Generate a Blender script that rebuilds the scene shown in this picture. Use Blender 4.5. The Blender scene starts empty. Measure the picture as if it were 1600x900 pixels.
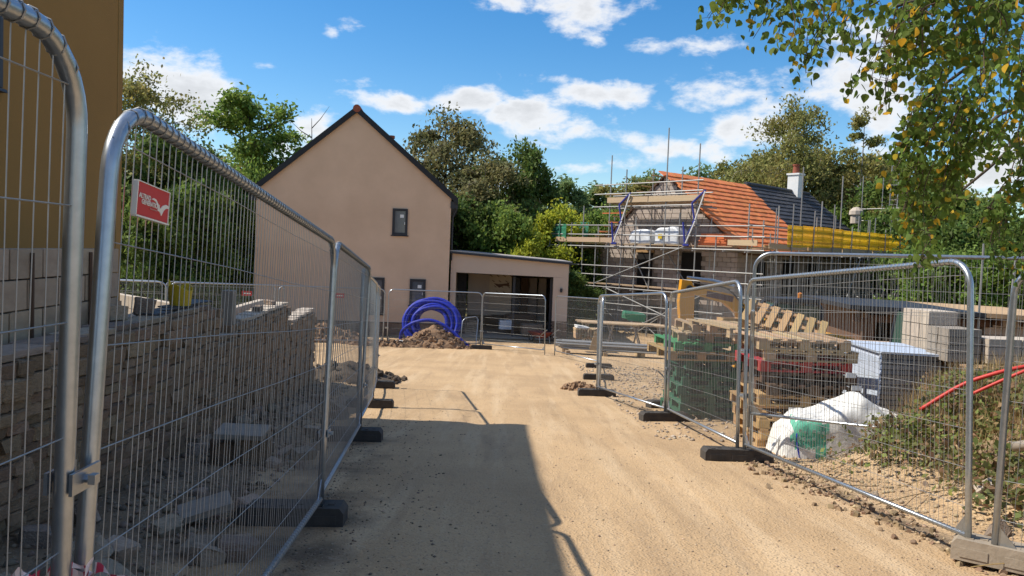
import bpy, math, random
import numpy as np
from mathutils import Vector, Matrix, Euler
R = math.radians
random.seed(7); rng = np.random.default_rng(11)
sc = bpy.context.scene
C = sc.collection

# ------------------------------------------------------------------ camera, sky, sun, exposure
F = 1200.0; PIT = R(-2.78); ROL = R(2.2); CAM = Vector((0, 0, 1.55))
_fw = Vector((0, math.cos(PIT), math.sin(PIT))); _u0 = Vector((0, -math.sin(PIT), math.cos(PIT))); _r0 = Vector((1, 0, 0))
_rt = _r0*math.cos(ROL) + _u0*math.sin(ROL); _up = _u0*math.cos(ROL) - _r0*math.sin(ROL)
cam = bpy.data.objects.new('camera', bpy.data.cameras.new('camera')); C.objects.link(cam)
cam.data.lens = 27.0; cam.data.sensor_width = 36.0; cam.data.clip_start = 0.05; cam.data.clip_end = 3000
m4 = Matrix((_rt, _up, -_fw)).transposed().to_4x4(); m4.translation = CAM; cam.matrix_world = m4
sc.camera = cam
def ray(u, v): return _fw + _rt*((u-800)/F) - _up*((v-450)/F)
def at(u, v, Y):
    d = ray(u, v); return CAM + d*(Y/d.y)

SUN_DIR = Vector((0.86, -0.05, -1.0)).normalized()      # direction the light travels
sun = bpy.data.objects.new('sun', bpy.data.lights.new('sun', 'SUN')); C.objects.link(sun)
sun.data.energy = 4.5; sun.data.angle = R(0.53); sun.data.color = (1.0, 0.93, 0.82)
sun.rotation_euler = SUN_DIR.to_track_quat('-Z', 'Y').to_euler()
SUN_EL = math.asin(-SUN_DIR.z); SUN_AZ = math.atan2(-SUN_DIR.x, -SUN_DIR.y)
world = bpy.data.worlds.new('World'); sc.world = world; world.use_nodes = True
sc.view_settings.view_transform = 'Standard'; sc.view_settings.look = 'None'
sc.view_settings.exposure = 0.42; sc.view_settings.gamma = 1.0
SKY_STRENGTH = 0.15
cy_ = sc.cycles
cy_.max_bounces = 5; cy_.diffuse_bounces = 3; cy_.glossy_bounces = 2; cy_.transmission_bounces = 2; cy_.transparent_max_bounces = 4; cy_.caustics_reflective = False; cy_.caustics_refractive = False

def N(nt, t, **k):
    n = nt.nodes.new(t)
    for a, b in k.items(): setattr(n, a, b)
    return n
def link(nt, a, b): nt.links.new(a, b)
def math_node(nt, op, a, b=None, c=None, clamp=False):
    n = N(nt, 'ShaderNodeMath', operation=op, use_clamp=clamp)
    for i, x in enumerate((a, b, c)):
        if x is None: continue
        if isinstance(x, (int, float)): n.inputs[i].default_value = x
        else: link(nt, x, n.inputs[i])
    return n.outputs[0]

def build_sky():
    nt = world.node_tree; nt.nodes.clear()
    out = N(nt, 'ShaderNodeOutputWorld'); bg = N(nt, 'ShaderNodeBackground')
    sky = N(nt, 'ShaderNodeTexSky', sky_type='NISHITA', sun_disc=False)
    sky.sun_elevation = SUN_EL; sky.sun_rotation = SUN_AZ; sky.altitude = 100; sky.air_density = 1.0
    sky.dust_density = 0.35; sky.ozone_density = 2.2
    tc = N(nt, 'ShaderNodeTexCoord'); sep = N(nt, 'ShaderNodeSeparateXYZ'); link(nt, tc.outputs['Generated'], sep.inputs[0])
    az = math_node(nt, 'ARCTAN2', sep.outputs[0], sep.outputs[1]); el = math_node(nt, 'ARCSINE', sep.outputs[2])
    def field(off):
        e2 = math_node(nt, 'ADD', el, off)
        cb = N(nt, 'ShaderNodeCombineXYZ'); link(nt, az, cb.inputs[0]); link(nt, e2, cb.inputs[1])
        mp = N(nt, 'ShaderNodeMapping'); mp.inputs['Scale'].default_value = (1.0, 1.9, 1.0); link(nt, cb.outputs[0], mp.inputs[0])
        n1 = N(nt, 'ShaderNodeTexNoise'); n1.inputs['Scale'].default_value = 11.0; n1.inputs['Detail'].default_value = 10; n1.inputs['Roughness'].default_value = 0.6
        n1.inputs['Distortion'].default_value = 0.15
        link(nt, mp.outputs[0], n1.inputs['Vector'])
        acc = None
        for (u, v, ru, rv, s) in CLOUDS:
            ru *= 1.15; rv *= 1.2
            d = ray(u, v).normalized(); a0 = math.atan2(d.x, d.y); e0 = math.asin(d.z)
            dx = math_node(nt, 'MULTIPLY', math_node(nt, 'SUBTRACT', az, a0), F/ru)
            dy = math_node(nt, 'MULTIPLY', math_node(nt, 'SUBTRACT', e2, e0), F/rv)
            q = math_node(nt, 'ADD', math_node(nt, 'MULTIPLY', dx, dx), math_node(nt, 'MULTIPLY', dy, dy))
            g = math_node(nt, 'MULTIPLY', math_node(nt, 'EXPONENT', math_node(nt, 'MULTIPLY', q, -0.75)), s)
            acc = g if acc is None else math_node(nt, 'MAXIMUM', acc, g)
        # scattered noise cumulus out of view, thickened and added overhead to brighten the shade
        n2 = N(nt, 'ShaderNodeTexNoise'); n2.inputs['Scale'].default_value = 2.6; n2.inputs['Detail'].default_value = 2; link(nt, mp.outputs[0], n2.inputs['Vector'])
        far = N(nt, 'ShaderNodeMapRange'); far.inputs['From Min'].default_value = 0.62; far.inputs['From Max'].default_value = 0.85
        link(nt, math_node(nt, 'ABSOLUTE', az), far.inputs['Value'])
        high = N(nt, 'ShaderNodeMapRange'); high.inputs['From Min'].default_value = 0.36; high.inputs['From Max'].default_value = 0.5; link(nt, el, high.inputs['Value'])
        bl = math_node(nt, 'MULTIPLY', math_node(nt, 'MULTIPLY', math_node(nt, 'SUBTRACT', n2.outputs[0], 0.40), 3.2, clamp=True), math_node(nt, 'MAXIMUM', far.outputs[0], high.outputs[0]))
        acc = math_node(nt, 'MAXIMUM', acc, bl)
        return math_node(nt, 'ADD', math_node(nt, 'MULTIPLY', math_node(nt, 'SUBTRACT', n1.outputs[0], 0.5), 2.5), math_node(nt, 'MULTIPLY', acc, 1.02))
    f0 = field(0.0); f1 = f0
    mk = N(nt, 'ShaderNodeMapRange', interpolation_type='SMOOTHSTEP'); mk.inputs['From Min'].default_value = 0.34; mk.inputs['From Max'].default_value = 0.82
    link(nt, f0, mk.inputs['Value'])
    sh = N(nt, 'ShaderNodeMapRange', interpolation_type='SMOOTHSTEP'); sh.inputs['From Min'].default_value = 0.5; sh.inputs['From Max'].default_value = 1.3
    sh.inputs['To Min'].default_value = 1.0; sh.inputs['To Max'].default_value = 0.70; link(nt, f1, sh.inputs['Value'])
    up = N(nt, 'ShaderNodeMapRange'); up.inputs['From Min'].default_value = -0.02; up.inputs['From Max'].default_value = 0.04; link(nt, sep.outputs[2], up.inputs['Value'])
    mask = math_node(nt, 'MULTIPLY', mk.outputs[0], up.outputs[0])
    mask = math_node(nt, 'MULTIPLY', mask, 0.93)
    gam = N(nt, 'ShaderNodeHueSaturation'); gam.inputs['Saturation'].default_value = 1.40; gam.inputs['Value'].default_value = .80; link(nt, sky.outputs[0], gam.inputs['Color'])
    cc = N(nt, 'ShaderNodeCombineXYZ')
    for i, b in enumerate((5.1, 5.15, 5.25)): link(nt, math_node(nt, 'MULTIPLY', sh.outputs[0], b), cc.inputs[i])
    mx = N(nt, 'ShaderNodeMix', data_type='RGBA'); link(nt, mask, mx.inputs[0]); link(nt, gam.outputs[0], mx.inputs[6]); link(nt, cc.outputs[0], mx.inputs[7])
    link(nt, mx.outputs[2], bg.inputs['Color']); bg.inputs['Strength'].default_value = SKY_STRENGTH
    link(nt, bg.outputs[0], out.inputs['Surface'])
CLOUDS = [(790, 3, 45, 12, .7), (930, 8, 75, 27, .95), (553, 45, 28, 11, .6), (518, 48, 15, 8, .55), (412, 104, 27, 9, .6), (262, 128, 90, 36, .9),
          (310, 170, 70, 28, .8), (490, 200, 40, 36, .75), (445, 235, 45, 20, .7), (600, 157, 68, 12, .75), (735, 155, 72, 22, .85), (830, 178, 72, 30, .95),
          (885, 204, 38, 20, .85), (905, 150, 60, 22, .8), (955, 148, 55, 17, .85), (870, 125, 30, 12, .6), (905, 182, 20, 24, .75), (540, 127, 42, 9, .5),
          (1135, 68, 62, 15, .7), (1010, 75, 42, 16, .5), (1100, 160, 62, 24, .8), (1150, 200, 68, 30, .95), (1080, 232, 75, 22, .8), (1350, 120, 70, 48, .95),
          (1400, 175, 45, 45, .8), (1030, 250, 60, 16, .6), (890, 262, 45, 11, .6), (1560, 260, 50, 40, .9), (930, 66, 20, 9, .4), (1020, 195, 26, 9, .3), (830, 285, 60, 14, .7)]
build_sky()
world.cycles.sampling_method = 'MANUAL'; world.cycles.sample_map_resolution = 512

# ------------------------------------------------------------------ materials
MATS = {}
def mat(name, col, col2=None, scale=4.0, rough=0.8, metal=0.0, bump=0.0, bscale=None, orand=0.0, irand=0.0, detail=6, trans=None, spec=0.4, contrast=1.0, coords='Object', stretch=None):
    if name in MATS: return MATS[name]
    m = bpy.data.materials.new(name); m.use_nodes = True; nt = m.node_tree; b = nt.nodes['Principled BSDF']
    b.inputs['Roughness'].default_value = rough; b.inputs['Metallic'].default_value = metal; b.inputs['Specular IOR Level'].default_value = spec
    tc = N(nt, 'ShaderNodeTexCoord'); vec = tc.outputs[coords]
    if stretch:
        mp = N(nt, 'ShaderNodeMapping'); mp.inputs['Scale'].default_value = stretch; link(nt, vec, mp.inputs[0]); vec = mp.outputs[0]
    col2 = col2 or tuple(c*0.8 for c in col)
    nz = N(nt, 'ShaderNodeTexNoise'); nz.inputs['Scale'].default_value = scale; nz.inputs['Detail'].default_value = detail; nz.inputs['Roughness'].default_value = 0.62; link(nt, vec, nz.inputs['Vector'])
    rp = N(nt, 'ShaderNodeMapRange'); rp.inputs['From Min'].default_value = 0.5-0.2/contrast; rp.inputs['From Max'].default_value = 0.5+0.2/contrast; link(nt, nz.outputs[0], rp.inputs['Value'])
    mx = N(nt, 'ShaderNodeMix', data_type='RGBA'); mx.inputs[6].default_value = (*col, 1); mx.inputs[7].default_value = (*col2, 1); link(nt, rp.outputs[0], mx.inputs[0])
    c = mx.outputs[2]
    if orand or irand:
        src = N(nt, 'ShaderNodeObjectInfo').outputs['Random'] if orand else N(nt, 'ShaderNodeNewGeometry').outputs['Random Per Island']
        a = orand or irand
        r2 = N(nt, 'ShaderNodeMapRange'); r2.inputs['To Min'].default_value = 1-a; r2.inputs['To Max'].default_value = 1+a; link(nt, src, r2.inputs['Value'])
        hs = N(nt, 'ShaderNodeHueSaturation'); link(nt, c, hs.inputs['Color']); link(nt, r2.outputs[0], hs.inputs['Value'])
        fr = math_node(nt, 'FRACT', math_node(nt, 'MULTIPLY', src, 17.3))
        r3 = N(nt, 'ShaderNodeMapRange'); r3.inputs['To Min'].default_value = 0.5-0.05*a; r3.inputs['To Max'].default_value = 0.5+0.05*a; link(nt, fr, r3.inputs['Value'])
        link(nt, r3.outputs[0], hs.inputs['Hue']); c = hs.outputs['Color']
    link(nt, c, b.inputs['Base Color'])
    if bump:
        nb = N(nt, 'ShaderNodeTexNoise'); nb.inputs['Scale'].default_value = bscale or scale*4; nb.inputs['Detail'].default_value = 8; link(nt, vec, nb.inputs['Vector'])
        bp = N(nt, 'ShaderNodeBump'); bp.inputs['Strength'].default_value = 1.0; bp.inputs['Distance'].default_value = bump; link(nt, nb.outputs[0], bp.inputs['Height']); link(nt, bp.outputs[0], b.inputs['Normal'])
    if trans:
        tr = N(nt, 'ShaderNodeBsdfTranslucent'); ms = N(nt, 'ShaderNodeMixShader'); ms.inputs[0].default_value = trans
        hs2 = N(nt, 'ShaderNodeHueSaturation'); hs2.inputs['Value'].default_value = 1.5; hs2.inputs['Hue'].default_value = 0.485; link(nt, c, hs2.inputs['Color']); link(nt, hs2.outputs[0], tr.inputs['Color'])
        link(nt, b.outputs[0], ms.inputs[1]); link(nt, tr.outputs[0], ms.inputs[2]); link(nt, ms.outputs[0], nt.nodes['Material Output'].inputs['Surface'])
    MATS[name] = m; return m
def glassy(name, col, rough=0.05):
    if name in MATS: return MATS[name]
    m = mat(name, col, tuple(c*.8 for c in col), 2.0, rough=rough, spec=0.7); return m

M_GALV = mat('galvanised_steel', (.42, .45, .48), (.33, .36, .39), 30, rough=.33, metal=.85, orand=.12)
M_GALVW = mat('galvanised_wire', (.36, .36, .35), (.28, .28, .27), 20, rough=.5, metal=.5)
M_SCAF = mat('scaffold_tube', (.34, .335, .32), (.24, .235, .225), 3, rough=.5, metal=.35, orand=.2)
M_RUBBER = mat('black_rubber', (.035, .034, .033), (.07, .06, .05), 6, rough=.85, bump=.004)
M_CONCFOOT = mat('concrete_foot', (.36, .30, .23), (.28, .23, .17), 8, rough=.9, bump=.004)
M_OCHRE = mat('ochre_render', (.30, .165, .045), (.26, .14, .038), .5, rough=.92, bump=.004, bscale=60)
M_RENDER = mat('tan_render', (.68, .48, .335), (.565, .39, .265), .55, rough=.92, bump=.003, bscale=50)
M_RENDER2 = mat('garage_render', (.54, .415, .32), (.50, .38, .29), .5, rough=.92, bump=.003, bscale=50)
M_DARK = mat('anthracite', (.022, .024, .030), (.03, .032, .038), 3, rough=.5)
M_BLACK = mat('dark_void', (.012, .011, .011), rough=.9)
M_CLAY = mat('clay_red', (.30, .085, .045), (.22, .06, .035), 9, rough=.8)
M_ORANGE = mat('orange_roof_tile', (.72, .225, .075), (.60, .18, .06), .8, rough=.8, irand=.12)
M_SLATE = mat('dark_roof_tile', (.050, .050, .056), (.034, .034, .040), 1.5, rough=.6, irand=.25)
M_BLOCK = mat('concrete_block', (.44, .375, .325), (.37, .31, .27), 2.5, rough=.92, orand=.13, bump=.003, bscale=40)
M_BLOCKI = mat('concrete_block_far', (.36, .30, .26), (.30, .25, .215), 2.5, rough=.92, irand=.12)
M_MORTAR = mat('mortar', (.25, .21, .17), (.20, .165, .135), 5, rough=.95, bump=.004)
M_STONE = mat('wall_stone', (.31, .21, .13), (.185, .125, .08), 6, rough=.93, orand=.22, bump=.015, bscale=14)
M_STONEGREY = mat('rubble_stone', (.35, .27, .20), (.23, .18, .13), 5, rough=.93, orand=.3, bump=.015, bscale=12)
M_PLINTH = mat('plinth_brick', (.24, .165, .115), (.17, .115, .08), 5, rough=.9, orand=.25)
M_CONC = mat('concrete', (.31, .265, .215), (.235, .20, .16), 3, rough=.9, bump=.004)
M_CONCL = mat('pale_concrete', (.50, .43, .35), (.42, .355, .285), 2.5, rough=.9, orand=.1, bump=.003)
M_TIMBER = mat('pallet_timber', (.48, .31, .145), (.36, .225, .10), 3, rough=.8, orand=.22, stretch=(1, 8, 8))
M_TIMBERO = mat('weathered_pallet', (.46, .325, .19), (.34, .235, .135), 3, rough=.85, orand=.25, stretch=(1, 8, 8))
M_TIMBERB = mat('brown_pallet', (.13, .075, .045), (.09, .05, .03), 3, rough=.85, orand=.25)
M_RED = mat('red_pallet', (.42, .035, .035), (.30, .03, .03), 4, rough=.7, orand=.15)
M_GREEN = mat('green_pallet', (.035, .15, .085), (.025, .10, .06), 4, rough=.7, orand=.2)
M_GREENL = mat('light_green_pallet', (.06, .30, .12), (.05, .22, .09), 4, rough=.7, orand=.15)
M_BOARD = mat('scaffold_board', (.50, .37, .235), (.38, .275, .17), 2, rough=.85, orand=.2, stretch=(1, 6, 6))
M_YELLOW = mat('machine_yellow', (.66, .30, .012), (.56, .25, .01), 2, rough=.45, spec=.5)
M_BUCKET = mat('yellow_plastic', (.62, .44, .025), (.5, .36, .03), 5, rough=.5)
M_NETY = mat('yellow_netting', (.80, .66, .06), (.72, .58, .05), 3, rough=.7, orand=.12, trans=.5)
M_NETG = mat('green_netting', (.08, .34, .22), (.06, .27, .18), 6, rough=.8, orand=.2, trans=.4)
M_BLUE = mat('blue_steel', (.03, .04, .26), (.025, .03, .2), 5, rough=.5)
M_BLUEP = mat('blue_pipe', (.003, .022, .40), (.002, .014, .24), 5, rough=.55, spec=.3)
M_WHITE = mat('white_paint', (.74, .74, .72), (.66, .66, .64), 4, rough=.6)
M_POLY = mat('white_polythene', (.70, .72, .74), (.58, .61, .65), 3, rough=.35, spec=.5, bump=.01, bscale=9)
M_POLYB = mat('pale_blue_wrap_lit', (.56, .62, .72), (.48, .55, .66), 4, rough=.4, spec=.5, orand=.08)
M_WRAPSHADE = mat('shaded_slab_grey', (.20, .195, .185), (.15, .145, .14), 4, rough=.8, orand=.2)
M_BAGW = mat('woven_white', (.76, .76, .73), (.66, .65, .61), 5, rough=.75, bump=.006, bscale=14)
M_BAGG = mat('bag_green_print', (.10, .42, .28), (.14, .48, .34), 8, rough=.75)
M_REDPIPE = mat('red_pipe', (.58, .05, .035), (.48, .04, .03), 5, rough=.5)
M_SIGN = mat('sign_red', (.56, .03, .03), (.52, .028, .028), 3, rough=.45)
M_SIGNW = mat('sign_white', (.80, .76, .68), (.76, .72, .64), 3, rough=.55)
M_PANE = glassy('window_pane', (.10, .11, .13), .08)
M_GGLASS = glassy('green_glass', (.045, .085, .065), .08)
M_PLASTER = mat('plasterboard', (.42, .35, .29), (.36, .30, .25), 2, rough=.9)
M_BARK = mat('bark', (.11, .088, .068), (.065, .052, .042), 6, rough=.95, bump=.02, bscale=12)
M_BIRCHB = mat('birch_bark', (.42, .39, .35), (.10, .085, .07), 4, rough=.85, contrast=1.4)
M_TWIG = mat('twig', (.10, .06, .04), (.06, .04, .03), 8, rough=.9)
def leaf(name, c, c2, a=.3, t=.3): return mat(name, c, c2, .35, rough=.65, irand=a, trans=t, detail=2, spec=.25)
L_DARK = leaf('leaf_dark', (.080, .135, .030), (.115, .170, .038), .4, .36)
L_MID = leaf('leaf_mid', (.13, .215, .042), (.175, .25, .05), .4, .38)
L_YEL = leaf('leaf_yellow_green', (.27, .33, .03), (.34, .37, .04), .35, .4)
L_OLIVE = leaf('leaf_olive', (.185, .210, .062), (.28, .245, .075), .4, .36)
L_GREY = leaf('leaf_grey_green', (.19, .26, .105), (.145, .215, .075), .35, .38)
L_BRONZE = leaf('leaf_bronze', (.14, .155, .06), (.21, .185, .075), .4, .33)
L_BIRCH = leaf('birch_leaf', (.085, .150, .026), (.145, .205, .034), .35, .42)
L_BIRCHY = leaf('birch_leaf_yellow', (.55, .36, .02), (.46, .36, .04), .25, .42)
L_WEED = leaf('weed_leaf', (.115, .150, .048), (.17, .17, .065), .4, .3)
L_STRAW = leaf('dry_straw', (.46, .345, .165), (.36, .26, .12), .35, .3)
L_BROWN = leaf('dead_weed', (.30, .20, .10), (.20, .13, .065), .4, .25)

# ------------------------------------------------------------------ mesh helpers
class MB:
    def __init__(s): s.v = []; s.f = []
    def add(s, vs, fs):
        n = len(s.v); s.v += [tuple(p) for p in vs]; s.f += [tuple(i+n for i in q) for q in fs]; return s
    def box(s, c, d, rz=0.0, M=None):
        hx, hy, hz = d[0]/2, d[1]/2, d[2]/2
        vs = [Vector((x, y, z)) for z in (-hz, hz) for y in (-hy, hy) for x in (-hx, hx)]
        if rz: vs = [Matrix.Rotation(rz, 3, 'Z') @ p for p in vs]
        if M is not None: vs = [M @ p for p in vs]
        vs = [p + Vector(c) for p in vs]
        return s.add(vs, [(0,2,3,1), (4,5,7,6), (0,1,5,4), (2,6,7,3), (0,4,6,2), (1,3,7,5)])
    def tube(s, pts, r, n=8, cap=True, closed=False):
        pts = [Vector(p) for p in pts]; rs = r if isinstance(r, (list, tuple)) else [r]*len(pts)
        k = len(pts); vs = []; prev = None
        for i, p in enumerate(pts):
            if closed: t = pts[(i+1) % k] - pts[i-1]
            else: t = pts[min(i+1, k-1)] - pts[max(i-1, 0)]
            t = t.normalized() if t.length > 1e-9 else Vector((0, 0, 1))
            if prev is None:
                a = Vector((0, 0, 1)) if abs(t.z) < .9 else Vector((1, 0, 0)); x = t.cross(a).normalized()
            else:
                x = prev - t*prev.dot(t); x = x.normalized() if x.length > 1e-6 else t.orthogonal().normalized()
            prev = x; y = t.cross(x)
            for j in range(n):
                a = 2*math.pi*j/n; vs.append(p + (x*math.cos(a) + y*math.sin(a))*rs[i])
        fs = []
        for i in range(k if closed else k-1):
            for j in range(n):
                a, b = i*n+j, i*n+(j+1) % n; c, d = ((i+1) % k)*n+(j+1) % n, ((i+1) % k)*n+j
                fs.append((a, b, c, d))
        if cap and not closed: fs += [tuple(range(n))[::-1], tuple((k-1)*n+j for j in range(n))]
        return s.add(vs, fs)
    def prism(s, poly, a, b, axis='y'):          # poly in the plane across the axis, extruded from a to b
        n = len(poly)
        f = {'y': lambda p, t: (p[0], t, p[1]), 'x': lambda p, t: (t, p[0], p[1]), 'z': lambda p, t: (p[0], p[1], t)}[axis]
        vs = [f(p, a) for p in poly] + [f(p, b) for p in poly]
        fs = [tuple(range(n))[::-1], tuple(range(n, 2*n))] + [(i, (i+1) % n, n+(i+1) % n, n+i) for i in range(n)]
        return s.add(vs, fs)
    def lathe(s, prof, c=(0, 0, 0), n=20):
        vs = [(c[0]+r*math.cos(2*math.pi*j/n), c[1]+r*math.sin(2*math.pi*j/n), c[2]+z) for r, z in prof for j in range(n)]
        fs = [(i*n+j, i*n+(j+1) % n, (i+1)*n+(j+1) % n, (i+1)*n+j) for i in range(len(prof)-1) for j in range(n)]
        return s.add(vs, fs)
    def mesh(s, name, m=None, smooth=False):
        me = bpy.data.meshes.new(name); me.from_pydata(s.v, [], s.f); 
        if m: me.materials.append(m)
        if smooth: me.polygons.foreach_set('use_smooth', [True]*len(me.polygons))
        me.validate(); me.update(); return me
def fixn(me):
    import bmesh
    b = bmesh.new(); b.from_mesh(me); bmesh.ops.recalc_face_normals(b, faces=b.faces); b.to_mesh(me); b.free(); return me
def np_mesh(name, V, Q, m, smooth=False):
    me = bpy.data.meshes.new(name); k = Q.shape[1]
    me.vertices.add(len(V)); me.vertices.foreach_set('co', np.ascontiguousarray(V, dtype=np.float32).ravel())
    me.loops.add(Q.size); me.loops.foreach_set('vertex_index', np.ascontiguousarray(Q, dtype=np.int32).ravel())
    me.polygons.add(len(Q)); me.polygons.foreach_set('loop_start', np.arange(0, Q.size, k, dtype=np.int32)); me.polygons.foreach_set('loop_total', np.full(len(Q), k, dtype=np.int32))
    if smooth: me.polygons.foreach_set('use_smooth', np.ones(len(Q), dtype=bool))
    me.materials.append(m); me.update(calc_edges=True); return me
def ob(name, me, parent=None, loc=(0, 0, 0), rot=(0, 0, 0), scale=(1, 1, 1)):
    o = bpy.data.objects.new(name, me); C.objects.link(o); o.location = loc; o.rotation_euler = rot; o.scale = scale
    if parent is not None: o.parent = parent
    return o
def mk(name, mb, m, parent=None, smooth=False, fix=True, **k):
    me = mb.mesh(name, m, smooth)
    if fix: fixn(me)
    return ob(name, me, parent, **k)
def tag(o, label, cat, group=None):
    o['label'] = label; o['category'] = cat
    if group: o['group'] = group
    return o
def thing(name, label, cat, loc=(0, 0, 0), rz=0.0, group=None, rot=None):
    o = ob(name, None, None, loc, rot or (0, 0, rz)); return tag(o, label, cat, group)
def struct(o): o['kind'] = 'structure'; return o
def stuff(o): o['kind'] = 'stuff'; return o
UNIT = {}
def unit_box(m):
    k = ('b', m.name)
    if k not in UNIT: UNIT[k] = fixn(MB().box((0, 0, 0), (1, 1, 1)).mesh('unit_box', m))
    return UNIT[k]
def chamfer_box(m, key=0, jit=.05, ch=.06):
    """unit block with knocked-off corners"""
    k = ('c', m.name, key, jit)
    if k in UNIT: return UNIT[k]
    r = random.Random(key); h = .5; b = .5-ch; vs = []; mb = MB()
    ring = lambda z, e: [(sx*(e if ax else h), sy*(h if ax else e), z) for sx, sy, ax in ((1,-1,0),(1,1,0),(1,1,1),(-1,1,1),(-1,1,0),(-1,-1,0),(-1,-1,1),(1,-1,1))]
    ring2 = lambda z: [(sx*b, sy*b, z) for sx, sy in ((1,-1),(1,1),(1,1),(-1,1),(-1,1),(-1,-1),(-1,-1),(1,-1))]
    A = ring(-b, b); B = ring(b, b)
    top = [(x*.88, y*.88, h) for x, y, z in B]; bot = [(x*.88, y*.88, -h) for x, y, z in A]
    allv = [tuple(c+r.uniform(-jit, jit) for c in p) for p in bot+A+B+top]
    fs = [tuple(range(8))[::-1], tuple(range(24, 32))]
    for q in range(3): fs += [(q*8+i, q*8+(i+1) % 8, q*8+8+(i+1) % 8, q*8+8+i) for i in range(8)]
    mb.add(allv, fs); UNIT[k] = fixn(mb.mesh('rough_block', m)); return UNIT[k]
def unit_tube(m, n=8):
    k = ('t', m.name, n)
    if k not in UNIT: UNIT[k] = MB().tube([(0, 0, 0), (0, 0, 1)], 1.0, n).mesh('unit_tube', m, False)
    return UNIT[k]
def pole(name, a, b, r, m, parent, n=8):
    a, b = Vector(a), Vector(b); d = b-a
    o = ob(name, unit_tube(m, n), parent, a, d.to_track_quat('Z', 'Y').to_euler(), (r, r, d.length)); return o
def slab(name, c, d, m, parent, rz=0.0, rot=None):
    return ob(name, unit_box(m), parent, c, rot or (0, 0, rz), d)

# ------------------------------------------------------------------ terrain
_L = np.random.default_rng(3).random((256, 256))
def vn(x, y):
    x = np.asarray(x, float); y = np.asarray(y, float); i = np.floor(x).astype(int); j = np.floor(y).astype(int); fx = x-i; fy = y-j
    fx = fx*fx*(3-2*fx); fy = fy*fy*(3-2*fy); g = lambda a, b: _L[a % 256, b % 256]
    return (g(i, j)*(1-fx)+g(i+1, j)*fx)*(1-fy) + (g(i, j+1)*(1-fx)+g(i+1, j+1)*fx)*fy - .5
def fbm(x, y, o=4): return sum(vn(np.asarray(x)*2**k+k*17.3, np.asarray(y)*2**k+k*9.1)/2**k for k in range(o))
def sst(a, b, x): t = np.clip((np.asarray(x, float)-a)/(b-a), 0, 1); return t*t*(3-2*t)
def gz(y): return np.interp(y, [-20, -6, 0, 5, 9, 12, 15.5, 21, 27.6, 34, 60, 120, 400], [1.2, .5, 0, -.42, -.75, -1.05, -1.33, -1.72, -2.04, -2.25, -2.6, -2.2, 8])
def xfl(y): return np.interp(y, [-3, 1.9, 5.4, 9, 12.4, 15.4], [-.65, -1.03, -1.31, -1.74, -2.2, -2.66])     # left fence line
def xfr(y): return np.interp(y, [0, 5, 8.5, 12.1, 15.4], [4.0, 3.12, 2.66, 2.55, 1.8])                           # right fence line
def bank(x, y):
    H = np.interp(y, [-5, 4, 6, 8.5, 9.5, 11, 13, 18, 25], [.85, .85, .80, .74, .85, .80, .45, .2, 0])
    xb = np.interp(y, [-5, 5, 7.8, 8.7, 9.4, 10.5, 15, 25], [3.8, 3.25, 3.05, 3.35, 4.2, 4.7, 5.8, 9]); w = np.interp(y, [5, 8, 9.5], [2.6, 2.3, 1.4])
    return H*sst(0, 1, (x-xb)/w)
def ground_z(x, y, fine=True):
    x = np.asarray(x, float); y = np.asarray(y, float)
    b = bank(x, y); z = gz(y) + b
    near = sst(40, 25, y)
    z = z + near*(.05*fbm(x*.5, y*.5, 3)*sst(.5, 3, np.abs(x-.4)) + .012*fbm(x*3, y*3, 3))
    z = z + near*.26*fbm(x*1.6+9, y*1.6, 4)*np.clip(b*3, 0, 1)
    for k in (-.15, 1.35): z = z - near*.018*np.exp(-((x-k+.06*(y-8)-.15*np.sin(y*.35))/.16)**2)*sst(16, 13, y)
    lf = sst(.45, 1.0, xfl(y)-x)*sst(18, 15, y)                       # churned strip by the stone wall
    z = z + lf*(.10*fbm(x*2.2, y*2.2+5, 4) + .05)
    return z + sst(24, 30, np.abs(x))*0
xs = np.concatenate([-np.geomspace(7, 600, 46)[::-1], np.arange(-6.9, 8.0, .09), np.geomspace(8.0, 600, 46)])
ys = np.concatenate([np.arange(-14, -1.5, 1.2), np.arange(-1.4, 18, .09), np.arange(18, 34, .25), np.geomspace(34, 900, 42)])
GX, GY = np.meshgrid(xs, ys); GZ = ground_z(GX, GY)
nx, ny = len(xs), len(ys)
idx = np.arange(nx*ny).reshape(ny, nx)
Q = np.stack([idx[:-1, :-1], idx[:-1, 1:], idx[1:, 1:], idx[1:, :-1]], -1).reshape(-1, 4)
V = np.stack([GX, GY, GZ], -1).reshape(-1, 3)
cx, cy = V[Q].mean(1)[:, 0], V[Q].mean(1)[:, 1]
road = (cy < 28.5) & (cx > np.where(cy < 15.4, xfl(cy)-.05, -6 - (cy-15)*.4)) & (cx < np.where(cy < 15.4, xfr(cy)-.02, 3.0))
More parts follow.
